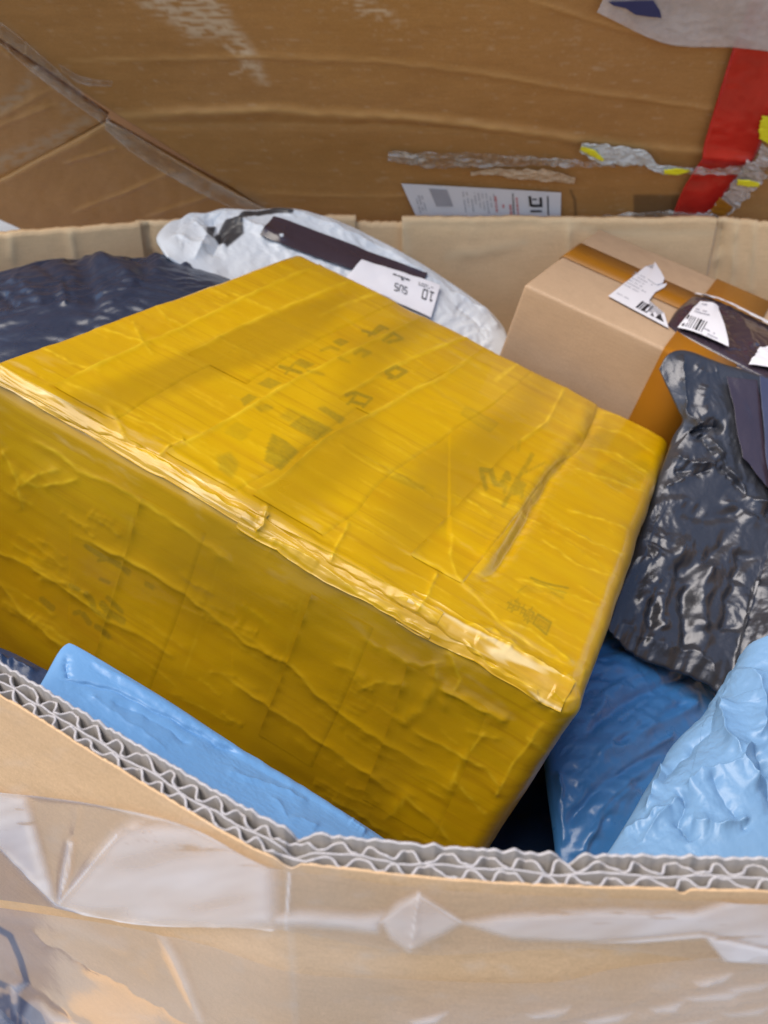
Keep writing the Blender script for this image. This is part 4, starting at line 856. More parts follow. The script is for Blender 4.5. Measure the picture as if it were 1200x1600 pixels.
# bright blue flat mailer standing between the front wall and the yellow parcel
ye = lambda x, y: float(at_front(x, y)[1])
def at_front(x, y):
    r = ray(x, y); ny = YR[:, 1]; s = ((YT - CAM) @ ny) / (r @ ny); return CAM + r * s
pb = Patch([(106, 1009, .365), (125, 1013, .362), (250, 1090, .345), (400, 1188, .325), (520, 1263, .305), (604, 1317, .292), (640, 1345, .288)], [(10, 1140, .30), (150, 1240, .275), (300, 1330, .25), (450, 1400, .232), (600, 1440, .228)],
           [(106, 1009, .365), (92, 1024, .358), (62, 1075, .335), (10, 1140, .30)], [(640, 1345, .288), (622, 1390, .255), (600, 1440, .228)], bulge=.004, pw=.2,
           fld=[([(85, 1064), (140, 1072), (185, 1085), (220, 1105), (300, 1145), (380, 1190)], -.0022, 3, 'lip'), ([(108, 1025), (104, 1045), (106, 1066)], -.0015, 2.5), ([(170, 1100), (220, 1120), (300, 1170)], -.0012, 4), ([(130, 1085), (190, 1130), (260, 1180)], .001, 6), ([(350, 1210), (420, 1235), (480, 1262)], .0012, 5), ([(420, 1250), (450, 1285), (500, 1300)], .001, 5), ([(540, 1290), (570, 1310)], .0012, 4), ([(118, 1020), (300, 1135), (460, 1236), (590, 1318)], .0018, 8, 'round')],
           cr=[('facet', .0010, 8, 16, .5), ('warp', .0012, 12, 12)], nu=321, nv=161, slack=(.002, .008, dict(attract=.022, iters=(100, 60, 30), stiff=.6, n0=.001)), seed=630)
tag(pb.build('blue_mailer', M['blue'], .012), 'flat bright blue mailer standing between the near rim and the yellow parcel', 'mailer')

# navy mailer in the corner left of it
pn = Patch([(-90, 985, .43), (0, 1012, .425), (60, 1040, .41), (170, 1100, .38)], [(-90, 1180, .34), (60, 1220, .33), (170, 1260, .31)], [(-90, 985, .43), (-95, 1080, .38), (-90, 1180, .34)], [(170, 1100, .38), (172, 1180, .34), (170, 1260, .31)], bulge=.004,
           fld=[([(-20, 1035), (20, 1040), (60, 1058)], .004, 5)], cr=[('warp', .003, 12, 12)], nu=81, nv=81, slack=(.01, .01), seed=640)
tag(pn.build('navy_mailer', M['navy'], .01), 'navy mailer barely showing in the corner left of the bright blue one', 'mailer')

# mid blue mailer lying right of the yellow parcel
pm = Patch([(860, 1010, .52), (930, 950, .56), (1010, 955, .575), (1100, 1030, .55), (1230, 1080, .52)], [(874, 1400, .335), (980, 1420, .33), (1120, 1420, .335)],
           [(860, 1010, .52), (850, 1100, .46), (852, 1200, .405), (862, 1290, .37), (874, 1400, .335)], [(1230, 1080, .52), (1190, 1250, .43), (1120, 1420, .335)], bulge=.018, pw=.35,
           fld=[([(895, 1165), (960, 1115), (1030, 1075), (1100, 1050)], -.004, 9, 'round'), ([(905, 1205), (960, 1165), (1020, 1130), (1080, 1108)], .004, 12, 'round'), ([(930, 1190), (985, 1148), (1050, 1110)], -.003, 7, 'round'), ([(875, 1300), (915, 1245), (960, 1215), (1040, 1175)], -.003, 9, 'round'), ([(890, 1350), (925, 1285), (965, 1240), (1010, 1210)], .004, 13, 'round'), ([(930, 1065), (990, 1025), (1050, 1010)], .003, 12, 'round'), ([(900, 1340), (940, 1275), (985, 1230), (1050, 1170)], -.0025, 8, 'round'), ([(925, 1040), (980, 1005), (1050, 1025)], -.002, 9, 'round'), ([(872, 1330), (865, 1270), (860, 1210)], .003, 4), ([(915, 1145), (925, 1110), (965, 1080)], .002, 8, 'round'), ([(945, 1150), (1000, 1105), (1040, 1085)], -.0016, 4, 'round'), ([(930, 1230), (990, 1190), (1030, 1160)], .0014, 4, 'round'), ([(905, 1310), (935, 1265), (975, 1230)], -.0015, 4, 'round'), ([(920, 1105), (955, 1080), (1000, 1060)], .0013, 4, 'round')],
           cr=[('warp', .004, 8, 8)], nu=241, nv=241, slack=(.003, .03, dict(attract=.022, iters=(160, 80, 30), stiff=.7, n0=.001)), fs=1.2, seed=650)
tag(pm.build('blue_mailer', M['mid_blue'], .03), 'deeper blue mailer lying low under the black bag, right of the yellow parcel', 'mailer')

# light blue crinkled mailer at the right front
pl = Patch([(1160, 1078, .372), (1185, 1020, .385), (1215, 985, .392), (1290, 965, .395), (1370, 960, .395)], [(915, 1385, .245), (1050, 1395, .24), (1200, 1410, .238), (1370, 1420, .24)],
           [(1160, 1078, .372), (1142, 1105, .362), (1080, 1170, .338), (1035, 1205, .322), (985, 1280, .285), (915, 1385, .245)], [(1370, 960, .395), (1380, 1180, .32), (1370, 1420, .24)], bulge=.012, pw=.4,
           fld=[([(1150, 1110), (1135, 1160), (1150, 1220), (1180, 1260)], .007, 7), ([(1140, 1110), (1120, 1170), (1045, 1230), (1040, 1260)], -.004, 5), ([(1045, 1210), (1040, 1240), (1010, 1290)], .004, 5), ([(1070, 1260), (1100, 1240), (1150, 1225), (1170, 1190)], .006, 5, 'lip'), ([(1070, 1260), (1062, 1300), (1080, 1330)], -.005, 6), ([(1170, 1195), (1190, 1240), (1210, 1300)], -.010, 8), ([(1075, 1305), (1120, 1310), (1165, 1300)], .004, 6), ([(1180, 1060), (1190, 1120), (1180, 1190)], .006, 9), ([(970, 1310), (1010, 1300), (1050, 1280)], .003, 5), ([(1000, 1330), (1030, 1300), (1070, 1265)], .003, 4), ([(1110, 1240), (1130, 1280), (1160, 1320)], -.003, 5), ([(1200, 1090), (1230, 1200), (1220, 1330)], -.006, 12)],
           cr=[('facet', .0085, 7, 7, .4), ('facet', .0016, 20, 20), ('facet', .0005, 60, 60), ('warp', .004, 8, 8)], nu=361, nv=361, slack=(.03, .03, dict(attract=.02, iters=(120, 70, 30), stiff=.5, n0=.002)), fs=.8, calm=.55, seed=660)
tag(pl.build('light_blue_mailer', M['light_blue'], .025), 'light blue crinkled mailer pushed up against the near rim at the right', 'mailer')

# mailers filling the bottom, seen only in the gaps
def filler(name, x0, x1, y0, y1, z, mat, label, seed):
    nu = 90; U, V = np.meshgrid(np.linspace(0, 1, nu), np.linspace(0, 1, nu), indexing='ij'); env = np.sin(np.pi * U) * np.sin(np.pi * V)
    X = x0 + (x1 - x0) * U; Y = y0 + (y1 - y0) * V
    h = .05 * env.clip(0, 1)**.4 + .012 * fbm(X * 9, Y * 9, seed) + .006 * ridged(X * 14, Y * 14, seed + 1) - .006 * facets(X * 18, Y * 18, seed + 2)
    Pt = np.stack([X, Y, z + h * np.clip(env * 8, .1, 1)], -1); Pb = np.stack([X, Y, z - .002 - .05 * env.clip(0, 1)**.4], -1)
    Vv, F = closed_sheet(Pt, Pb); tag(mesh_obj(name, Vv, F, mat, attrs={'ink': np.zeros(2 * nu * nu)}), label, 'mailer')
filler('navy_mailer', .02, .36, .24, .62, .62, M['navy'], 'navy mailer deep in the gap below the front corner of the yellow parcel', 700)
filler('black_mailer', .20, .44, .32, .70, .60, M['slate'], 'dark mailer at the bottom right, under the black bag', 710)
filler('slate_mailer', -.46, -.02, .30, .58, .55, M['navy'], 'dark mailer at the bottom left, under the bright blue one', 720)
filler('grey_mailer', -.40, .50, .62, .98, .58, M['slate'], 'dark mailer along the bottom of the back wall', 730)

# ------------------------------------------------------------------ brown carton
KR = np.array([[.8430172, .48493916, .23271441], [-.46678545, .87454513, -.13146165], [-.26727015, .0021967, .96361914]])
KT = CAM + (np.array([-.48782, -3.0217925, 2.15717578]) - CAM) * -.27
KL, KW, KH = .40, .2284, .26
kw = lambda p: np.asarray(p, float) @ KR.T + KT
carton = empty('brown_carton'); carton.matrix_basis = Matrix.Translation(KT) @ Matrix(KR.tolist()).to_4x4()
tag(carton, 'plain brown carton sealed with amber tape and torn labels, by the back wall', 'carton')
def kbox():
    r = .0032; lo = np.array([r, r, -KH + r]); hi = np.array([KL - r, KW - r, -r]); vs, fs, n0 = [], [], 0
    sp_ = lambda a, b, n: np.r_[np.linspace(a, a + r, 5)[:-1], np.linspace(a + r, b - r, n), np.linspace(b - r, b, 5)[1:]]
    xs, ys, zs = sp_(0, KL, 60), sp_(0, KW, 50), sp_(-KH, 0, 40)
    for A_, B_, f in ((xs, ys, lambda a, b: (a, b, 0 * a)), (xs, ys, lambda a, b: (a, b, 0 * a - KH)), (xs, zs, lambda a, b: (a, 0 * a, b)), (xs, zs, lambda a, b: (a, 0 * a + KW, b)), (ys, zs, lambda a, b: (0 * a, a, b)), (ys, zs, lambda a, b: (0 * a + KL, a, b))):
        a, b = np.meshgrid(A_, B_, indexing='ij'); vs.append(np.stack(f(a, b), -1).reshape(-1, 3)); fs.append(grid_faces(len(A_), len(B_), n0)); n0 += a.size
    Q = np.vstack(vs); F = np.vstack(fs); _, fi, iv = np.unique(np.round(Q * 1e6).astype(np.int64), axis=0, return_index=True, return_inverse=True); Q = Q[fi]; F = iv.ravel()[F]
    c = np.clip(Q, lo, hi); d = Q - c; n = d / np.linalg.norm(d, axis=1, keepdims=True)
    h = .0006 * fbm(c[:, 0] * 10 + c[:, 2] * 4, c[:, 1] * 10 + c[:, 2] * 7, 801)
    P = c + n * (r + h)[:, None]
    cc = P[F].mean(1) - np.array([KL / 2, KW / 2, -KH / 2]); nf = np.cross(P[F[:, 1]] - P[F[:, 0]], P[F[:, 3]] - P[F[:, 0]]); m = (nf * cc).sum(1) < 0; F[m] = F[m][:, ::-1]
    return P, F
Vk, Fk = kbox(); mesh_obj('box_body', Vk, Fk, M['kraft_carton'], carton, loc=False, world=False)
def ktape(name, pts, width, mat, off):
    """tape running over the carton's faces and edges: centre line in carton space, width along axis w"""
    pts = np.array(pts, float); ax = np.array(width, float); n = len(pts); V = []
    for p in pts: V += [p - ax / 2, p + ax / 2]
    F = [(2 * i, 2 * i + 1, 2 * i + 3, 2 * i + 2) for i in range(n - 1)]
    o = mesh_obj(name, V, F, mat, carton, smooth=True, world=False)
    s = o.modifiers.new('thickness', 'SOLIDIFY'); s.thickness = .0003; s.offset = 0
    return o
e = .0010; yc = KW * .57
arcc = lambda c, a0, a1, r, k=6: [(c[0] + r * math.cos(a0 + (a1 - a0) * i / k), c[1] + r * math.sin(a0 + (a1 - a0) * i / k)) for i in range(k + 1)]
cs = [(x, yc, z) for x, z in [(-e, -.11), (-e, -.05)] + arcc((.0032, -.0032), math.pi, math.pi / 2, .0032 + e) + [(.1, e), (.2, e), (.3, e), (KL - .01, e)]]
ktape('sealing_tape', cs, (0, .058, 0), M['amber_tape'], 0)
xt = .172; e2 = .0016
cs = [(xt, y, z) for y, z in [(-e2, -.22), (-e2, -.1)] + arcc((.0032, -.0032), math.pi, math.pi / 2, .0032 + e2) + [(.05, e2), (.12, e2), (KW - .0032, e2)] + arcc((KW - .0032, -.0032), math.pi / 2, 0, .0032 + e2)[1:] + [(KW + e2, -.1)]]
ktape('sealing_tape', cs, (.062, 0, 0), M['amber_tape'], 0)
def k_top(x, y):
    r = ray(x, y); nz_ = KR[:, 2]; s = ((KT - CAM) @ nz_) / (r @ nz_); return CAM + r * s
def k_lab(name, px, mat, off, parent=carton): return poly_sheet(name, [k_top(*p) for p in px], KR[:, 2], mat, parent, .0003, off)
L1 = k_lab('torn_label', [(949, 466), (1008, 419), (1018, 424), (1021, 415), (1031, 430), (1036, 440), (1034, 447), (1041, 446), (1037, 452), (1022, 460), (1013, 472), (1012, 490), (1017, 494), (1022, 490), (1026, 498), (1036, 492), (1043, 516)], M['paper'], .0022)
k_lab('peeled_corner', [(1010, 440), (1018, 424), (1021, 414), (1031, 430), (1036, 440), (1033, 447), (1024, 450)], M['paper'], .0034, L1)
def bars(parent, a, b, h, pattern, off, name='barcode'):
    a, b, h = np.array(a, float), np.array(b, float), np.array(h, float); V, F = [], []; t = 0; tot = sum(pattern)
    for k, w in enumerate(pattern):
        if k % 2 == 0:
            q = [a + (b - a) * t / tot, a + (b - a) * (t + w) / tot]; q = [q[0], q[1], q[1] + h, q[0] + h]; i = len(V)
            V += [k_top(*p) + KR[:, 2] * off for p in q]; F.append((i, i + 1, i + 2, i + 3))
        t += w
    mesh_obj(name, V, F, M['ink'], parent, smooth=False)['kind'] = 'stuff'
bars(L1, (991, 484), (1008, 493), (11, -10), [2, 1, 1, 1, 3, 2, 1], .0028)
for q in ([(1014, 496), (1018, 493), (1020, 499)], [(1022, 500), (1030, 494), (1035, 507)], [(1003, 489), (1006, 487), (1007, 492)]): k_lab('printed_mark', q, M['ink'], .0026, L1)
ink_quads('printed_text', text_rows((974, 449), (.88, .47), (.62, -.78), 6, 38, 5, 1.5, 11) + text_rows((962, 462), (.88, .47), (.62, -.78), 1, 30, 5, 1.4, 12), lambda q: [k_top(*p) for p in q], KR[:, 2], M['grey_ink'], L1, .0027)

# crumpled dark pouch lying on the carton
kd = lambda x, y, z=.0: (x, y, float(k_top(x, y)[1]) + z)
pp = Patch([kd(1084, 462), kd(1130, 478), kd(1180, 502), kd(1290, 555)], [kd(1042, 508), kd(1068, 528), kd(1130, 562), kd(1250, 622)], [kd(1084, 462), kd(1058, 484), kd(1042, 508)], [kd(1290, 555), kd(1270, 590), kd(1250, 622)], bulge=.010, pw=.4,
           fld=[([(1060, 490), (1100, 480), (1150, 495)], .003, 4), ([(1110, 490), (1130, 520), (1160, 565)], -.004, 5), ([(1140, 500), (1165, 530), (1168, 560)], .004, 5), ([(1090, 470), (1110, 500)], .003, 4)], cr=[], nu=161, nv=121, slack=(.03, .03, dict(attract=.022, iters=(160, 80, 40))), fs=.5, seed=820)
po = pp.build('document_pouch', M['purple_label'], .004)
tag(po, 'crumpled dark see-through document pouch with white barcode label, on top of the brown carton', 'pouch')
pp.sheet('white_edge', [(1090, 461), (1200, 514), (1200, 524), (1084, 466)], M['paper'], po, .0035)
l2 = pp.sheet('barcode_label', [(1086, 486), (1110, 492), (1134, 560), (1054, 520)], M['paper'], po, .0052, flat=25)
put = lambda q: on_sheet(pp, q)
ink_quads('barcode', [[(1061 + k + 7, 508 + k * .5), (1061 + k + 7 + w, 508 + (k + w) * .5), (1061 + k + w, 520 + (k + w) * .5), (1061 + k, 520 + k * .5)] for k, w in ((0, 3), (5, 1.2), (8, 1), (11, 1.2), (15, 1.2), (18, 3.2), (23, 1.5), (27, 1.2))], put, pp.fn, M['ink'], l2)
ink_quads('printed_text', text_rows((1079, 500), (.9, .33), (-.35, .94), 2, 26, 4, 1.6, 8) + text_rows((1088, 492), (.9, .3), (-.35, .94), 1, 16, 4, 2, 9) + text_rows((1090, 528), (.88, .47), (-.3, .95), 4, 26, 4, 1.5, 10), put, pp.fn, M['grey_ink'], l2)
pp.sheet('paper_label', [(1176, 560), (1240, 560), (1240, 600), (1165, 578)], M['paper'], po, .0042)

# ------------------------------------------------------------------ black bag at the right
pk = Patch([(1031, 575, .715), (1046, 552, .725), (1075, 546, .73), (1130, 566, .725), (1200, 590, .72), (1330, 640, .70)], [(953, 982, .505), (975, 1010, .50), (1020, 1036, .495), (1070, 1054, .492), (1110, 1074, .485), (1145, 1100, .475), (1200, 1080, .47), (1330, 1070, .46)],
           [(1031, 575, .715), (1042, 600, .705), (1060, 640, .69), (1066, 662, .68), (1044, 705, .665), (1020, 770, .63), (995, 850, .58), (968, 930, .535), (953, 982, .505)], [(1330, 640, .70), (1350, 850, .60), (1330, 1060, .46)], bulge=.018, pw=.6,
           fld=[([(1066, 548), (1064, 600), (1068, 655), (1076, 672)], .010, 4, 'lip'), ([(1066, 678), (1085, 672), (1112, 668), (1125, 672)], -.009, 4), ([(1055, 668), (1072, 665), (1090, 660)], .007, 4), ([(1082, 680), (1100, 715), (1120, 750)], -.006, 5), ([(1095, 685), (1118, 740), (1150, 790), (1185, 810)], .008, 5), ([(1108, 735), (1135, 775), (1170, 800)], -.006, 5), ([(1040, 720), (1070, 735), (1105, 738)], .006, 5), ([(1045, 745), (1080, 748), (1100, 742)], -.004, 4), ([(1030, 770), (1060, 755), (1075, 745)], .004, 4),
                ([(1135, 835), (1110, 870), (1080, 895), (1040, 905)], -.006, 12, 'round'), ([(1075, 850), (1040, 880), (1010, 920), (990, 965)], .006, 12, 'round'), ([(1062, 920), (1062, 975), (1072, 1020)], -.006, 9, 'round'), ([(1092, 890), (1084, 950), (1098, 1020)], .008, 13, 'round'), ([(1150, 870), (1130, 930), (1128, 1000)], -.008, 13, 'round'), ([(1190, 920), (1170, 980), (1150, 1050)], .009, 14, 'round'), ([(1040, 900), (1026, 950), (1030, 995)], .005, 10, 'round'), ([(1010, 935), (1012, 980), (1000, 1015)], -.005, 8, 'round'), ([(985, 870), (1010, 880), (1025, 862)], .005, 8), ([(1000, 800), (1040, 790), (1080, 800)], .003, 8, 'round'), ([(960, 965), (990, 995), (1040, 1015), (1090, 1030), (1130, 1070)], .006, 8), ([(1100, 600), (1090, 640), (1105, 660)], .004, 8, 'round'), ([(1085, 570), (1100, 585), (1125, 580)], .003, 6), ([(1050, 800), (1090, 820), (1150, 815)], -.004, 10, 'round'), ([(1110, 790), (1160, 830), (1230, 850)], .005, 10, 'round')],
           cr=[('facet', .0075, 7, 14, .35), ('facet', .0016, 22, 44, .2), ('facet', .0005, 80, 110), ('warp', .006, 7, 7)], nu=321, nv=361, slack=(.045, .010, dict(attract=.012, iters=(160, 90, 30), stiff=.5, n0=.002)), fs=.8, calm=.6, hem=.0028, seed=830)
bb = pk.build('black_bag', M['black'], .02)
tag(bb, 'crumpled glossy black plastic bag with gathered neck and dark label, right of the yellow parcel', 'mailer')
pk.sheet('label_pocket', [(1128, 588), (1176, 596), (1186, 800), (1140, 730)], M['purple_label'], bb, .006, 50, 60, flat=25)
pk.sheet('navy_label', [(1172, 590), (1290, 630), (1290, 830), (1172, 790)], M['navy_label'], bb, .009, 60, 60, flat=25)

# ------------------------------------------------------------------ big brown carton leaning over the back wall
LEAN = math.radians(24)
O3 = np.array([0, 1.068, RIM + .002]); ux = np.array([1., 0, 0]); uz = np.array([0, -math.sin(LEAN), math.cos(LEAN)]); un = np.array([0, -math.cos(LEAN), -math.sin(LEAN)])
def on_main(px):
    px = np.asarray(px, float); r = ray(px[..., 0], px[..., 1]); s = ((O3 - CAM) @ un) / (r @ un); return CAM + r * s[..., None]
s0, s1 = on_main([(452, 352), (0, 60)]); sdir = (s1 - s0) / np.linalg.norm(s1 - s0)
stop = s0 + sdir * (np.linalg.norm(s1 - s0) * 2.5)  # unseen upper part made taller to block sky and darken reflections
big = empty('large_carton', tuple(on_main((700, 338))))
tag(big, 'large worn brown carton with red tape and white label, leaning over the back wall', 'carton')
nu, nv = 420, 240
U, Vv = np.meshgrid(np.linspace(0, 1, nu), np.linspace(0, 1, nv), indexing='ij')
bot_r = on_main((1500, 352)); top_r = bot_r + uz * np.linalg.norm((stop - s0) @ np.c_[uz])
left = s0 + (stop - s0) * Vv[..., None]; right = bot_r + (top_r - bot_r) * Vv[..., None]
Pm = left * (1 - U[..., None]) + right * U[..., None]
c1 = [(108, 93), (250, 92), (400, 88), (600, 95), (760, 115), (900, 140), (1100, 168), (1300, 200)]
c2 = [(178, 181), (300, 174), (430, 170), (500, 177), (600, 180), (720, 192), (850, 210), (980, 228), (1090, 237), (1300, 262)]
c2b = [(200, 196), (300, 194), (400, 193), (600, 196), (750, 205), (900, 222)]
c3 = [(830, 0), (900, 22), (960, 42), (1040, 62), (1200, 80)]
c4 = [(400, 303), (560, 306), (680, 305)]
pxm = proj(Pm)
fm = [(c1, .0014, 5, 'round'), (c2, .0030, 7, 'round'), (c2b, -.0018, 6, 'round'), (c3, .0014, 5, 'round'), (c4, .0008, 4, 'round')]
hm = folds(pxm, fm, 900) + .003 * fbm(Pm[..., 0] * 5, Pm[..., 2] * 8, 901) + .0002 * perlin(Pm[..., 0] * 20, Pm[..., 2] * 120, 902)
lw = lambda line, w, s_: np.exp(-(seg_dist(pxm.reshape(-1, 2) + np.c_[np.zeros(nu * nv), 2.5 * perlin(pxm[..., 0].ravel() / 30, pxm[..., 1].ravel() * 0, s_)], line)[0].reshape(nu, nv) / w)**2)
brk = .45 + .55 * sstep(-.3, .2, fbm(pxm[..., 0] / 70, pxm[..., 1] / 30, 906))
crease = np.clip(lw(c1, 2.6, 1) * .8 * brk + lw(c2, 5.5, 2) * (.5 + .5 * brk) + lw(c2b, 3, 3) * .45 * brk + lw(c3, 2.5, 4) * .7 + lw(c4, 2, 5) * .6 * brk, 0, 1)
str_ = fbm(pxm[..., 0] / 26 + pxm[..., 1] / 60, pxm[..., 1] / 5, 903)
wornp = in_poly(pxm, [(160, -60), (330, -40), (360, 30), (395, 80), (418, 128), (408, 128), (380, 100), (362, 60), (300, 58), (275, 40), (230, 15)], 12) * sstep(-.28, .15, str_) + .8 * in_poly(pxm, [(510, -10), (600, 5), (620, 30), (560, 25)], 10) * sstep(-.1, .3, str_) + .35 * in_poly(pxm, [(440, 10), (800, 0), (1000, 80), (960, 100), (600, 70)], 40) * sstep(.15, .5, str_)
worn = np.clip(wornp + stroke(pxm, [(360, 116), (376, 112), (383, 102)], 4) * .6 + stroke(pxm, [(352, 72), (366, 82)], 7) * .5 + .4 * sstep(.25, .6, fbm(pxm[..., 0] / 34, pxm[..., 1] / 4, 905)) + .3 * sstep(.3, .6, fbm(pxm[..., 0] / 7, pxm[..., 1] / 5, 908)), 0, 1)
bare = np.clip(np.exp(-(seg_dist(pxm.reshape(-1, 2), [(-50, 20), (0, 50), (60, 100), (165, 190), (300, 275), (430, 338)])[0].reshape(nu, nv) / 14)**2) * sstep(-.35, .1, fbm(pxm[..., 0] / 14 - pxm[..., 1] / 14, pxm[..., 1] / 40 + pxm[..., 0] / 40, 907)), 0, 1) * .7
inkm = np.maximum(in_poly(pxm, [(990, 305), (1062, 305), (1058, 345), (990, 345)], 2) * .8, stroke(pxm, [(892, 298), (898, 312), (900, 345)], 4) * .8) + stroke(pxm, [(0, 52), (165, 189)], 1) * 0
Pmf = Pm + un * hm[..., None]; Pmb = Pm - un * .012
V, F = closed_sheet(Pmf, Pmb)
zz_ = np.zeros(nu * nv)
mesh_obj('front_panel', V, F, M['kraft_dark'], big, {'crease': np.r_[crease.ravel(), zz_], 'scuff': np.r_[worn.ravel(), zz_], 'bare': np.r_[bare.ravel(), zz_], 'ink': np.r_[inkm.ravel(), zz_]})
# the left face, folded back from the taped edge: two flaps with a gap between them
sk = on_main((166, 191)); bl_far = at(-260, 352, 1.20); bl_near = s0 + np.array([-.004, .003, 0])
nl = np.cross(sdir, bl_far - s0); nl /= np.linalg.norm(nl); nl = nl if nl @ (CAM - s0) > 0 else -nl
def on_left(px):
    px = np.asarray(px, float); r = ray(px[..., 0], px[..., 1]); s = ((s0 - CAM) @ nl) / (r @ nl); return CAM + r * s[..., None]
def flap(name, q, lines, off, seed, barep=()):
    q = np.array(q, float); n1, n2 = 130, 110; a, b = np.meshgrid(np.linspace(0, 1, n1), np.linspace(0, 1, n2), indexing='ij'); a = a[..., None]; b = b[..., None]
    px = (q[0] * (1 - a) + q[1] * a) * (1 - b) + (q[3] * (1 - a) + q[2] * a) * b
    P = on_left(px); h = off + .002 * fbm(px[..., 0] / 60, px[..., 1] / 60, seed) + folds(px, [(l, .0018, w * 1.5, 'round') for l, w, _ in lines], seed)
    cr_ = np.clip(sum(k * np.exp(-(seg_dist(px.reshape(-1, 2), l)[0].reshape(n1, n2) / w)**2) for l, w, k in lines), 0, 1)
    ba = np.zeros((n1, n2))
    for pts in barep: ba = np.maximum(ba, in_poly(px, pts, 8) * sstep(-.4, .2, fbm(px[..., 0] / 20, px[..., 1] / 8, seed + 3)))
    V, F = closed_sheet(P + nl * h[..., None], P + nl * (off - .008)); z = np.zeros(n1 * n2)
    mesh_obj(name, V, F, M['kraft_dark'], big, {'crease': np.r_[cr_.ravel(), z], 'bare': np.r_[ba.ravel(), z], 'scuff': np.r_[z, z], 'ink': np.r_[z, z]})
flap('side_flap', [(-330, -155), (166, 187), (160, 192), (-330, 470)], [([(-40, 185), (0, 184), (40, 162), (80, 140)], 3, .6), ([(-60, 230), (0, 198), (50, 178), (85, 165)], 3, .5), ([(-40, 110), (0, 80), (20, 95)], 3, .4)], -.003, 921,
     [[(-20, 165), (20, 150), (45, 118), (55, 122), (30, 165), (-20, 190)], [(-20, 250), (60, 220), (130, 185), (150, 190), (90, 235), (-20, 280)], [(95, 165), (120, 160), (118, 180), (98, 180)]])
flap('side_panel', [(168, 190), (432, 338), (40, 358), (-60, 312)], [([(166, 193), (120, 220), (60, 250), (0, 281), (-40, 300)], 4, .8), ([(275, 262), (200, 295), (115, 328)], 2.5, .5), ([(335, 300), (280, 318), (230, 335)], 2.5, .55), ([(190, 226), (140, 240), (100, 252)], 2.5, .35)], .003, 931, [[(165, 190), (190, 200), (230, 240), (300, 285), (340, 310), (250, 262), (180, 215)]])
# back of the carton so that it is a closed box
bx = [s0, bot_r, top_r, stop]; dp = np.array([0, .42, .1]); V = [p - un * .0135 for p in bx] + [p + dp for p in bx]
V[4] = at(40, 330, 1.5); V[7] = stop + np.array([.1, .42, .2])
mesh_obj('carton_body', V, [(4, 5, 6, 7), (0, 4, 7, 3), (1, 2, 6, 5), (0, 1, 5, 4), (3, 7, 6, 2), (0, 3, 2, 1)], M['kraft_dark'], big, {k: np.zeros(8) for k in ('crease', 'bare', 'scuff', 'ink')}, smooth=False)

def main_strip(name, left_, right_, mat, off, n=80, m=16, rel=.0008, seed=0, kids=None, attrs=None):
    Lp, Rp = curve(left_, n), curve(right_, n); b = np.linspace(0, 1, m)[None, :, None]; px = Lp[:, None] * (1 - b) + Rp[:, None] * b
    P = on_main(px); h = off + rel * (1 + fbm(px[..., 0] / 14, px[..., 1] / 10, seed)) + .0035 * np.exp(-(seg_dist(px.reshape(-1, 2), c2)[0].reshape(n, m) / 8)**2)
    V, F = closed_sheet(P + un * h[..., None], P + un * (h - .0003)[..., None])
    return mesh_obj(name, V, F, mat, big, attrs)
main_strip('red_tape', [(1180, -30), (1142, 75), (1100, 215), (1092, 247), (1066, 290), (1046, 340)], [(1260, -30), (1236, 50), (1190, 212), (1168, 250), (1140, 285), (1108, 340)], M['red_tape'], .0048, rel=.0012, seed=941)
main_strip('clear_tape', [(-60, 8), (0, 28), (60, 75), (120, 130), (175, 178)], [(-60, 30), (0, 62), (55, 108), (110, 150), (166, 190)], M['seam_tape'], .005, rel=.002, seed=943)
main_strip('clear_tape', [(168, 178), (240, 222), (320, 272), (425, 325)], [(166, 196), (220, 240), (300, 288), (400, 336)], M['seam_tape'], .005, rel=.002, seed=944)
main_strip('clear_tape', [(95, 92), (130, 112), (178, 120)], [(100, 104), (130, 124), (176, 128)], M['seam_tape'], .007, n=40, m=8, rel=.002, seed=945)
wf_ = main_strip('printed_film', [(930, 12), (960, -20), (1100, -60), (1280, -60)], [(934, 14), (1040, 62), (1150, 68), (1280, 84)], M['white_film'], .0075, n=90, m=40, rel=.001, seed=946)
logo = [on_main(p) for p in [(948, -6), (956, 0), (975, 4), (990, 14), (1010, 17), (1031, 19), (1028, 8), (1018, -8)]]
poly_sheet('printed_logo', logo, un, plain('navy_ink', (.03, .035, .11), .4, .4), wf_, .0003, .0105)
logo = [on_main(p) for p in [(920, -40), (934, -16), (945, -9), (944, -40)]]
# crumpled shreds of tape
def shred(name, line, widths, mat, off, seed, parent=big, amp=.004, n=110, m=14, attrs=None):
    L_ = curve(line, n); w = np.interp(np.linspace(0, 1, n), np.linspace(0, 1, len(widths)), widths); t = np.gradient(L_, axis=0); t /= np.linalg.norm(t, axis=1, keepdims=True); nn = np.stack([-t[:, 1], t[:, 0]], -1)
    b = np.linspace(-.5, .5, m); wob = 1 + .25 * perlin(np.linspace(0, 12, n), np.zeros(n), seed)
    px = L_[:, None] + nn[:, None] * (b[None, :] * (w * wob)[:, None])[..., None]
    P = on_main(px); h = off + amp * (1 + ridged(px[..., 0] / 24, px[..., 1] / 7, seed + 1)) * .6 - amp * .4 * facets(px[..., 0] / 11, px[..., 1] / 9, seed + 2)
    V, F = closed_sheet(P + un * h[..., None], P + un * (h - .0004)[..., None])
    return mesh_obj(name, V, F, mat, parent, attrs)
shred('torn_tape', [(606, 236), (640, 240), (700, 243), (760, 243), (830, 245), (900, 248), (960, 250)], [14, 24, 24, 18, 14, 9, 6], M['torn_tape'], .004, 951, amp=.006)
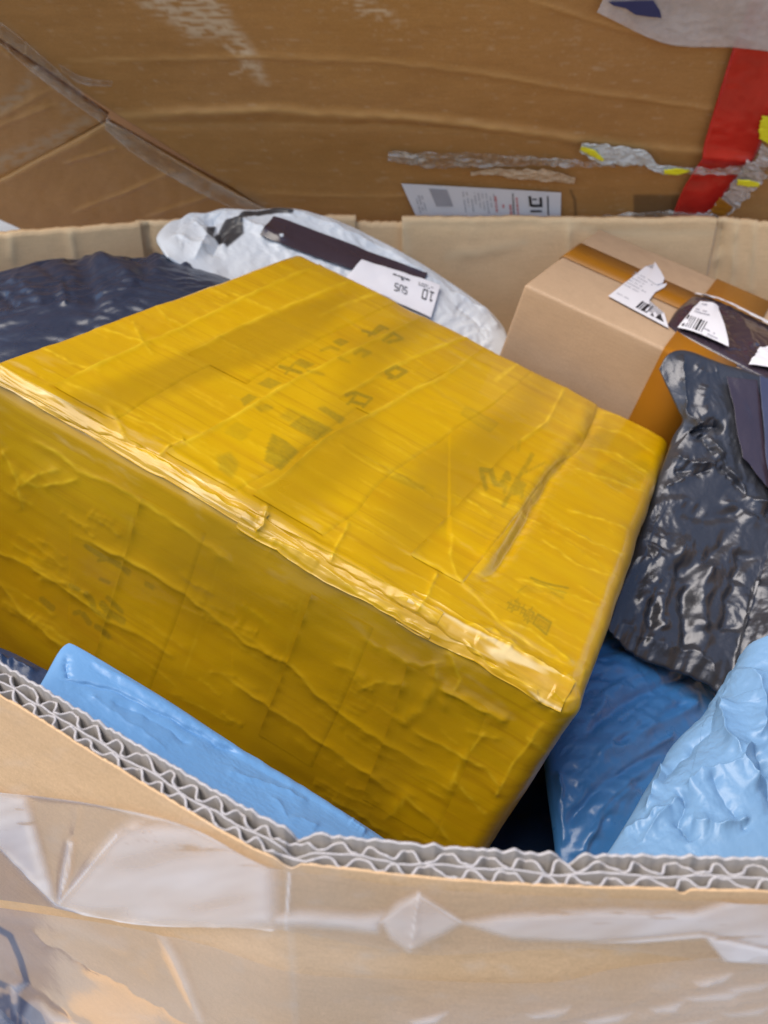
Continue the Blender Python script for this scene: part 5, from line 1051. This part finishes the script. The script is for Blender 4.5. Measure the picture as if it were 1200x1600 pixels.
shred('kraft_shred', [(735, 266), (770, 262), (800, 266), (850, 268), (897, 276)], [5, 10, 16, 18, 10], plain('torn_kraft', (.56, .38, .23), .8, .2, .25, 60, .4), .004, 953)
sh = shred('white_shred', [(906, 222), (940, 232), (975, 236), (1005, 240), (1020, 252), (1045, 258), (1080, 256)], [14, 30, 30, 26, 12, 14, 5], plain('white_tape', (.56, .56, .54), .4, .4, .15, 60, .4), .007, 955)
shred('yellow_end', [(905, 219), (922, 226), (940, 238)], [6, 11, 4], M['yellow_print'], .014, 957, sh, .001, 30, 6); shred('yellow_end', [(1034, 256), (1050, 256), (1074, 254)], [6, 11, 3], M['yellow_print'], .014, 959, sh, .001, 30, 6)
shred('clear_shred', [(1070, 254), (1120, 255), (1180, 248), (1260, 240)], [8, 12, 16, 40], M['torn_tape'], .010, 961, amp=.006)
shred('white_shred', [(1180, 250), (1160, 275), (1135, 305), (1112, 325), (1100, 340)], [40, 36, 30, 24, 20], M['white_film'], .010, 963, amp=.005)
shred('yellow_end', [(1146, 268), (1165, 270), (1180, 272)], [8, 11, 6], M['yellow_print'], .019, 965, amp=.001, n=30, m=6); shred('yellow_end', [(1200, 175), (1196, 205), (1192, 214)], [24, 30, 20], M['yellow_print'], .008, 967, amp=.001, n=30, m=8)
shred('amber_end', [(1130, 300), (1115, 320), (1098, 332)], [26, 24, 16], M['amber_tape'], .017, 969, amp=.002, n=30, m=8)
shred('white_shred', [(1200, 225), (1185, 240), (1168, 246)], [40, 22, 8], M['white_film'], .012, 971, amp=.004, n=40)
shred('clear_shred', [(640, 326), (760, 330), (900, 331), (1000, 328), (1075, 326), (1130, 328)], [8, 9, 12, 16, 22, 12], M['torn_tape'], .012, 973, amp=.006)
shred('white_shred', [(1062, 333), (1090, 326), (1115, 328), (1130, 334)], [10, 20, 18, 8], M['white_film'], .016, 975, amp=.005, n=60)
# shipping label on the carton
lbp = [(627, 283), (755, 290), (876, 297), (875, 345), (655, 345)]
lb = poly_sheet('shipping_label', [on_main(p) for p in lbp], un, M['paper'], big, .0003, .0045)
def lq(name, q, mat, off=.0053): poly_sheet(name, [on_main(p) for p in q], un, mat, lb, .0001, off)
lq('barcode', [(670, 290), (698, 292), (708, 318), (682, 318)], M['grey_ink'])
ml = lambda q: [on_main(p) for p in q]
ink_quads('printed_text', text_rows((648, 300), (.3, 1), (1, .1), 3, 26, 5, 1.6, 13) + text_rows((722, 295), (.16, 1), (1, .07), 9, 34, 6, 1.5, 14), ml, un, M['grey_ink'], lb, .0054)
ink_quads('red_text', text_rows((772, 302), (.1, 1), (1, .06), 4, 30, 11, 3, 15), ml, un, M['red_ink'], lb, .0056)
lq('printed_line', [(800, 298), (801.5, 298), (803, 330), (801.5, 330)], M['ink']); lq('printed_line', [(854, 302), (856, 302), (857, 332), (855, 332)], M['ink'])
for q in ([(825, 302), (829, 302), (831, 318), (827, 318)], [(829, 315), (846, 315), (846, 319), (830, 319)], [(842, 304), (846, 304), (847, 319), (843, 319)], [(831, 306), (838, 306), (838, 308), (831, 308)], [(828, 324), (846, 324), (846, 327), (828, 327)]): lq('printed_letter', q, M['ink'])
